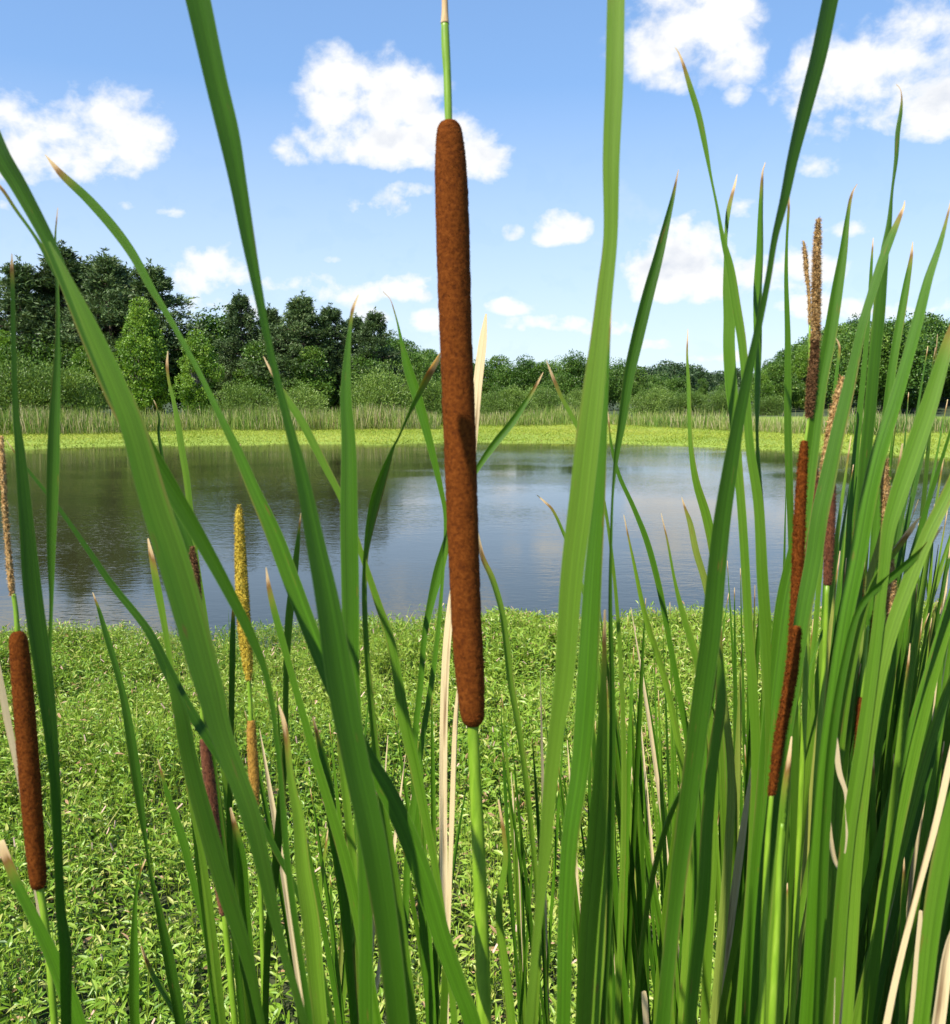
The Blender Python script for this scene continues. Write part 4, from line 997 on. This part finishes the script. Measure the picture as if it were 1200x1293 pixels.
CL = [ # photo x, y, half width, half height, weight
 (20,185,66,46,1.25),(90,190,76,44,1.25),(150,165,54,48,1.25),(165,195,42,30,1),(60,165,40,30,1),
 (420,130,44,48,1),(500,130,62,44,1),(395,190,48,30,1),(465,178,85,36,1),(605,195,46,34,1),(560,175,50,40,1),
 (470,256,56,22,.8),(520,243,42,14,.55),
 (865,45,68,52,1.35),(915,82,52,34,1.0),(850,95,35,30,.8),(930,118,20,22,.6),(845,68,42,36,1.1),
 (1080,100,84,52,1.15),(1150,110,90,64,1.2),(1030,95,46,36,.75),(1120,150,90,32,.9),(1230,110,70,60,1),
 (714,290,36,24,.75),(700,300,30,16,.6),(645,294,20,14,.55),
 (865,335,74,44,1.15),(925,345,92,38,1.1),(1000,340,70,26,.85),(1060,292,38,14,.6),(870,368,70,22,.7),
 (275,352,56,32,1),(335,368,52,24,.8),(300,388,66,22,.8),(430,375,60,28,.75),
 (530,368,46,24,1),(545,408,56,24,.95),(470,400,60,24,.7),
 (640,388,50,16,.7),(690,412,66,16,.75),(830,436,60,11,.6),(1050,395,66,22,.7),(1170,385,66,26,.75),(760,415,60,14,.55),(900,452,60,10,.65),(1000,385,30,14,.7),
 (215,266,26,13,.35),(155,260,22,12,.25),(100,262,32,18,.4),(940,268,28,22,.5),(1030,212,40,20,.2),(20,268,44,18,.3),(425,328,20,9,.1),
 (-200,150,120,60,1),(-350,260,140,50,1),(1420,200,150,60,1),(1650,100,130,70,1),(1500,350,140,36,.9),(-240,380,120,30,.9),(300,-160,140,60,1),(760,-230,120,50,1),(1080,-250,150,70,1),(60,-330,160,70,1)]
best = None
for (px, py, rx, ry, wt) in CL:
    r = ray(px, py); r = r / np.linalg.norm(r); a0 = math.atan2(r[0], r[1]); e0 = math.asin(r[2])
    s1 = N('ShaderNodeVectorMath', operation='SUBTRACT'); L.new(cmb.outputs[0], s1.inputs[0]); s1.inputs[1].default_value = (a0, e0, 0)
    s2 = N('ShaderNodeVectorMath', operation='MULTIPLY'); L.new(s1.outputs[0], s2.inputs[0]); s2.inputs[1].default_value = (F / rx, F / ry, 0)
    s3 = N('ShaderNodeVectorMath', operation='MULTIPLY'); L.new(s2.outputs[0], s3.inputs[0]); s3.inputs[1].default_value = (-1, -1.35, 0)
    s4 = N('ShaderNodeVectorMath', operation='MAXIMUM'); L.new(s2.outputs[0], s4.inputs[0]); L.new(s3.outputs[0], s4.inputs[1])
    s5 = N('ShaderNodeVectorMath', operation='DOT_PRODUCT'); L.new(s4.outputs[0], s5.inputs[0]); L.new(s4.outputs[0], s5.inputs[1])
    q = math_(nt, 'SUBTRACT', wt, math_(nt, 'MULTIPLY', s5.outputs['Value'], .75))
    best = q if best is None else math_(nt, 'MAXIMUM', best, q)
best = math_(nt, 'MAXIMUM', best, -1.0)
def cn(scale, off=(0, 0, 0), detail=9.0):
    mp = N('ShaderNodeMapping'); mp.inputs['Location'].default_value = off; mp.inputs['Scale'].default_value = (1, 1, 1.25); L.new(tc.outputs['Generated'], mp.inputs[0])
    n = N('ShaderNodeTexNoise', i_Scale=scale, i_Detail=detail, i_Roughness=0.56, i_Distortion=0.2); L.new(mp.outputs[0], n.inputs['Vector']); return n.outputs[0]
n1 = cn(13); n2 = cn(13, (0, .0, -.022)); n4 = cn(42, (1, 5, 2), 6.0); n3 = cn(6.0, (3, 2, 1), 5.0)
D1 = math_(nt, 'ADD', best, math_(nt, 'ADD', math_(nt, 'MULTIPLY', math_(nt, 'SUBTRACT', n1, .5), 4.0), math_(nt, 'MULTIPLY', math_(nt, 'SUBTRACT', n4, .5), 1.6)))
mask = maprange(nt, D1, -.08, 1.12, 0, 1, True)
veil = maprange(nt, math_(nt, 'ADD', n3, math_(nt, 'MULTIPLY', eln, -1.1)), .30, .62, 0, .42, True)
veil = math_(nt, 'MAXIMUM', veil, maprange(nt, eln, 0.30, 0.0, 0, .50))
mask = math_(nt, 'MAXIMUM', mask, veil)
mask = math_(nt, 'MULTIPLY', mask, maprange(nt, eln, 0.0, .05, .75, 1))
lit = maprange(nt, math_(nt, 'SUBTRACT', n1, n2), -.10, .12)
thick = maprange(nt, D1, .8, 1.8)
shade = math_(nt, 'ADD', lit, math_(nt, 'MULTIPLY', math_(nt, 'SUBTRACT', 1.0, thick), .8), clamp=True)
ccol = mixc(nt, shade, (.70, .75, .84), (1.0, 1.0, 1.0))
cbg = N('ShaderNodeBackground', i_Strength=0.61); L.new(ccol, cbg.inputs[0])
mx = N('ShaderNodeMixShader'); L.new(mask, mx.inputs[0]); L.new(bg.outputs[0], mx.inputs[1]); L.new(cbg.outputs[0], mx.inputs[2])
wo = N('ShaderNodeOutputWorld'); L.new(mx.outputs[0], wo.inputs[0])
world.cycles.sampling_method = 'MANUAL'; world.cycles.sample_map_resolution = 512

ld = bpy.data.lights.new('sun', 'SUN'); ld.energy = 5.0; ld.angle = R(0.53); ld.color = (1.0, .94, .80)
so = bpy.data.objects.new('sun', ld); C.objects.link(so)
azr, elr = R(SUN_AZ), R(SUN_EL)
sdir = Vector((math.sin(azr) * math.cos(elr), math.cos(azr) * math.cos(elr), math.sin(elr)))
so.rotation_euler = (-sdir).to_track_quat('-Z', 'Y').to_euler()

scene.view_settings.view_transform = 'Standard'; scene.view_settings.look = 'None'
scene.view_settings.exposure = 0.8; scene.view_settings.gamma = 1.0; scene.view_settings.use_curve_mapping = False
scene.render.engine = 'CYCLES'
cy = scene.cycles
cy.max_bounces = 6; cy.diffuse_bounces = 3; cy.glossy_bounces = 3; cy.transmission_bounces = 3; cy.transparent_max_bounces = 4
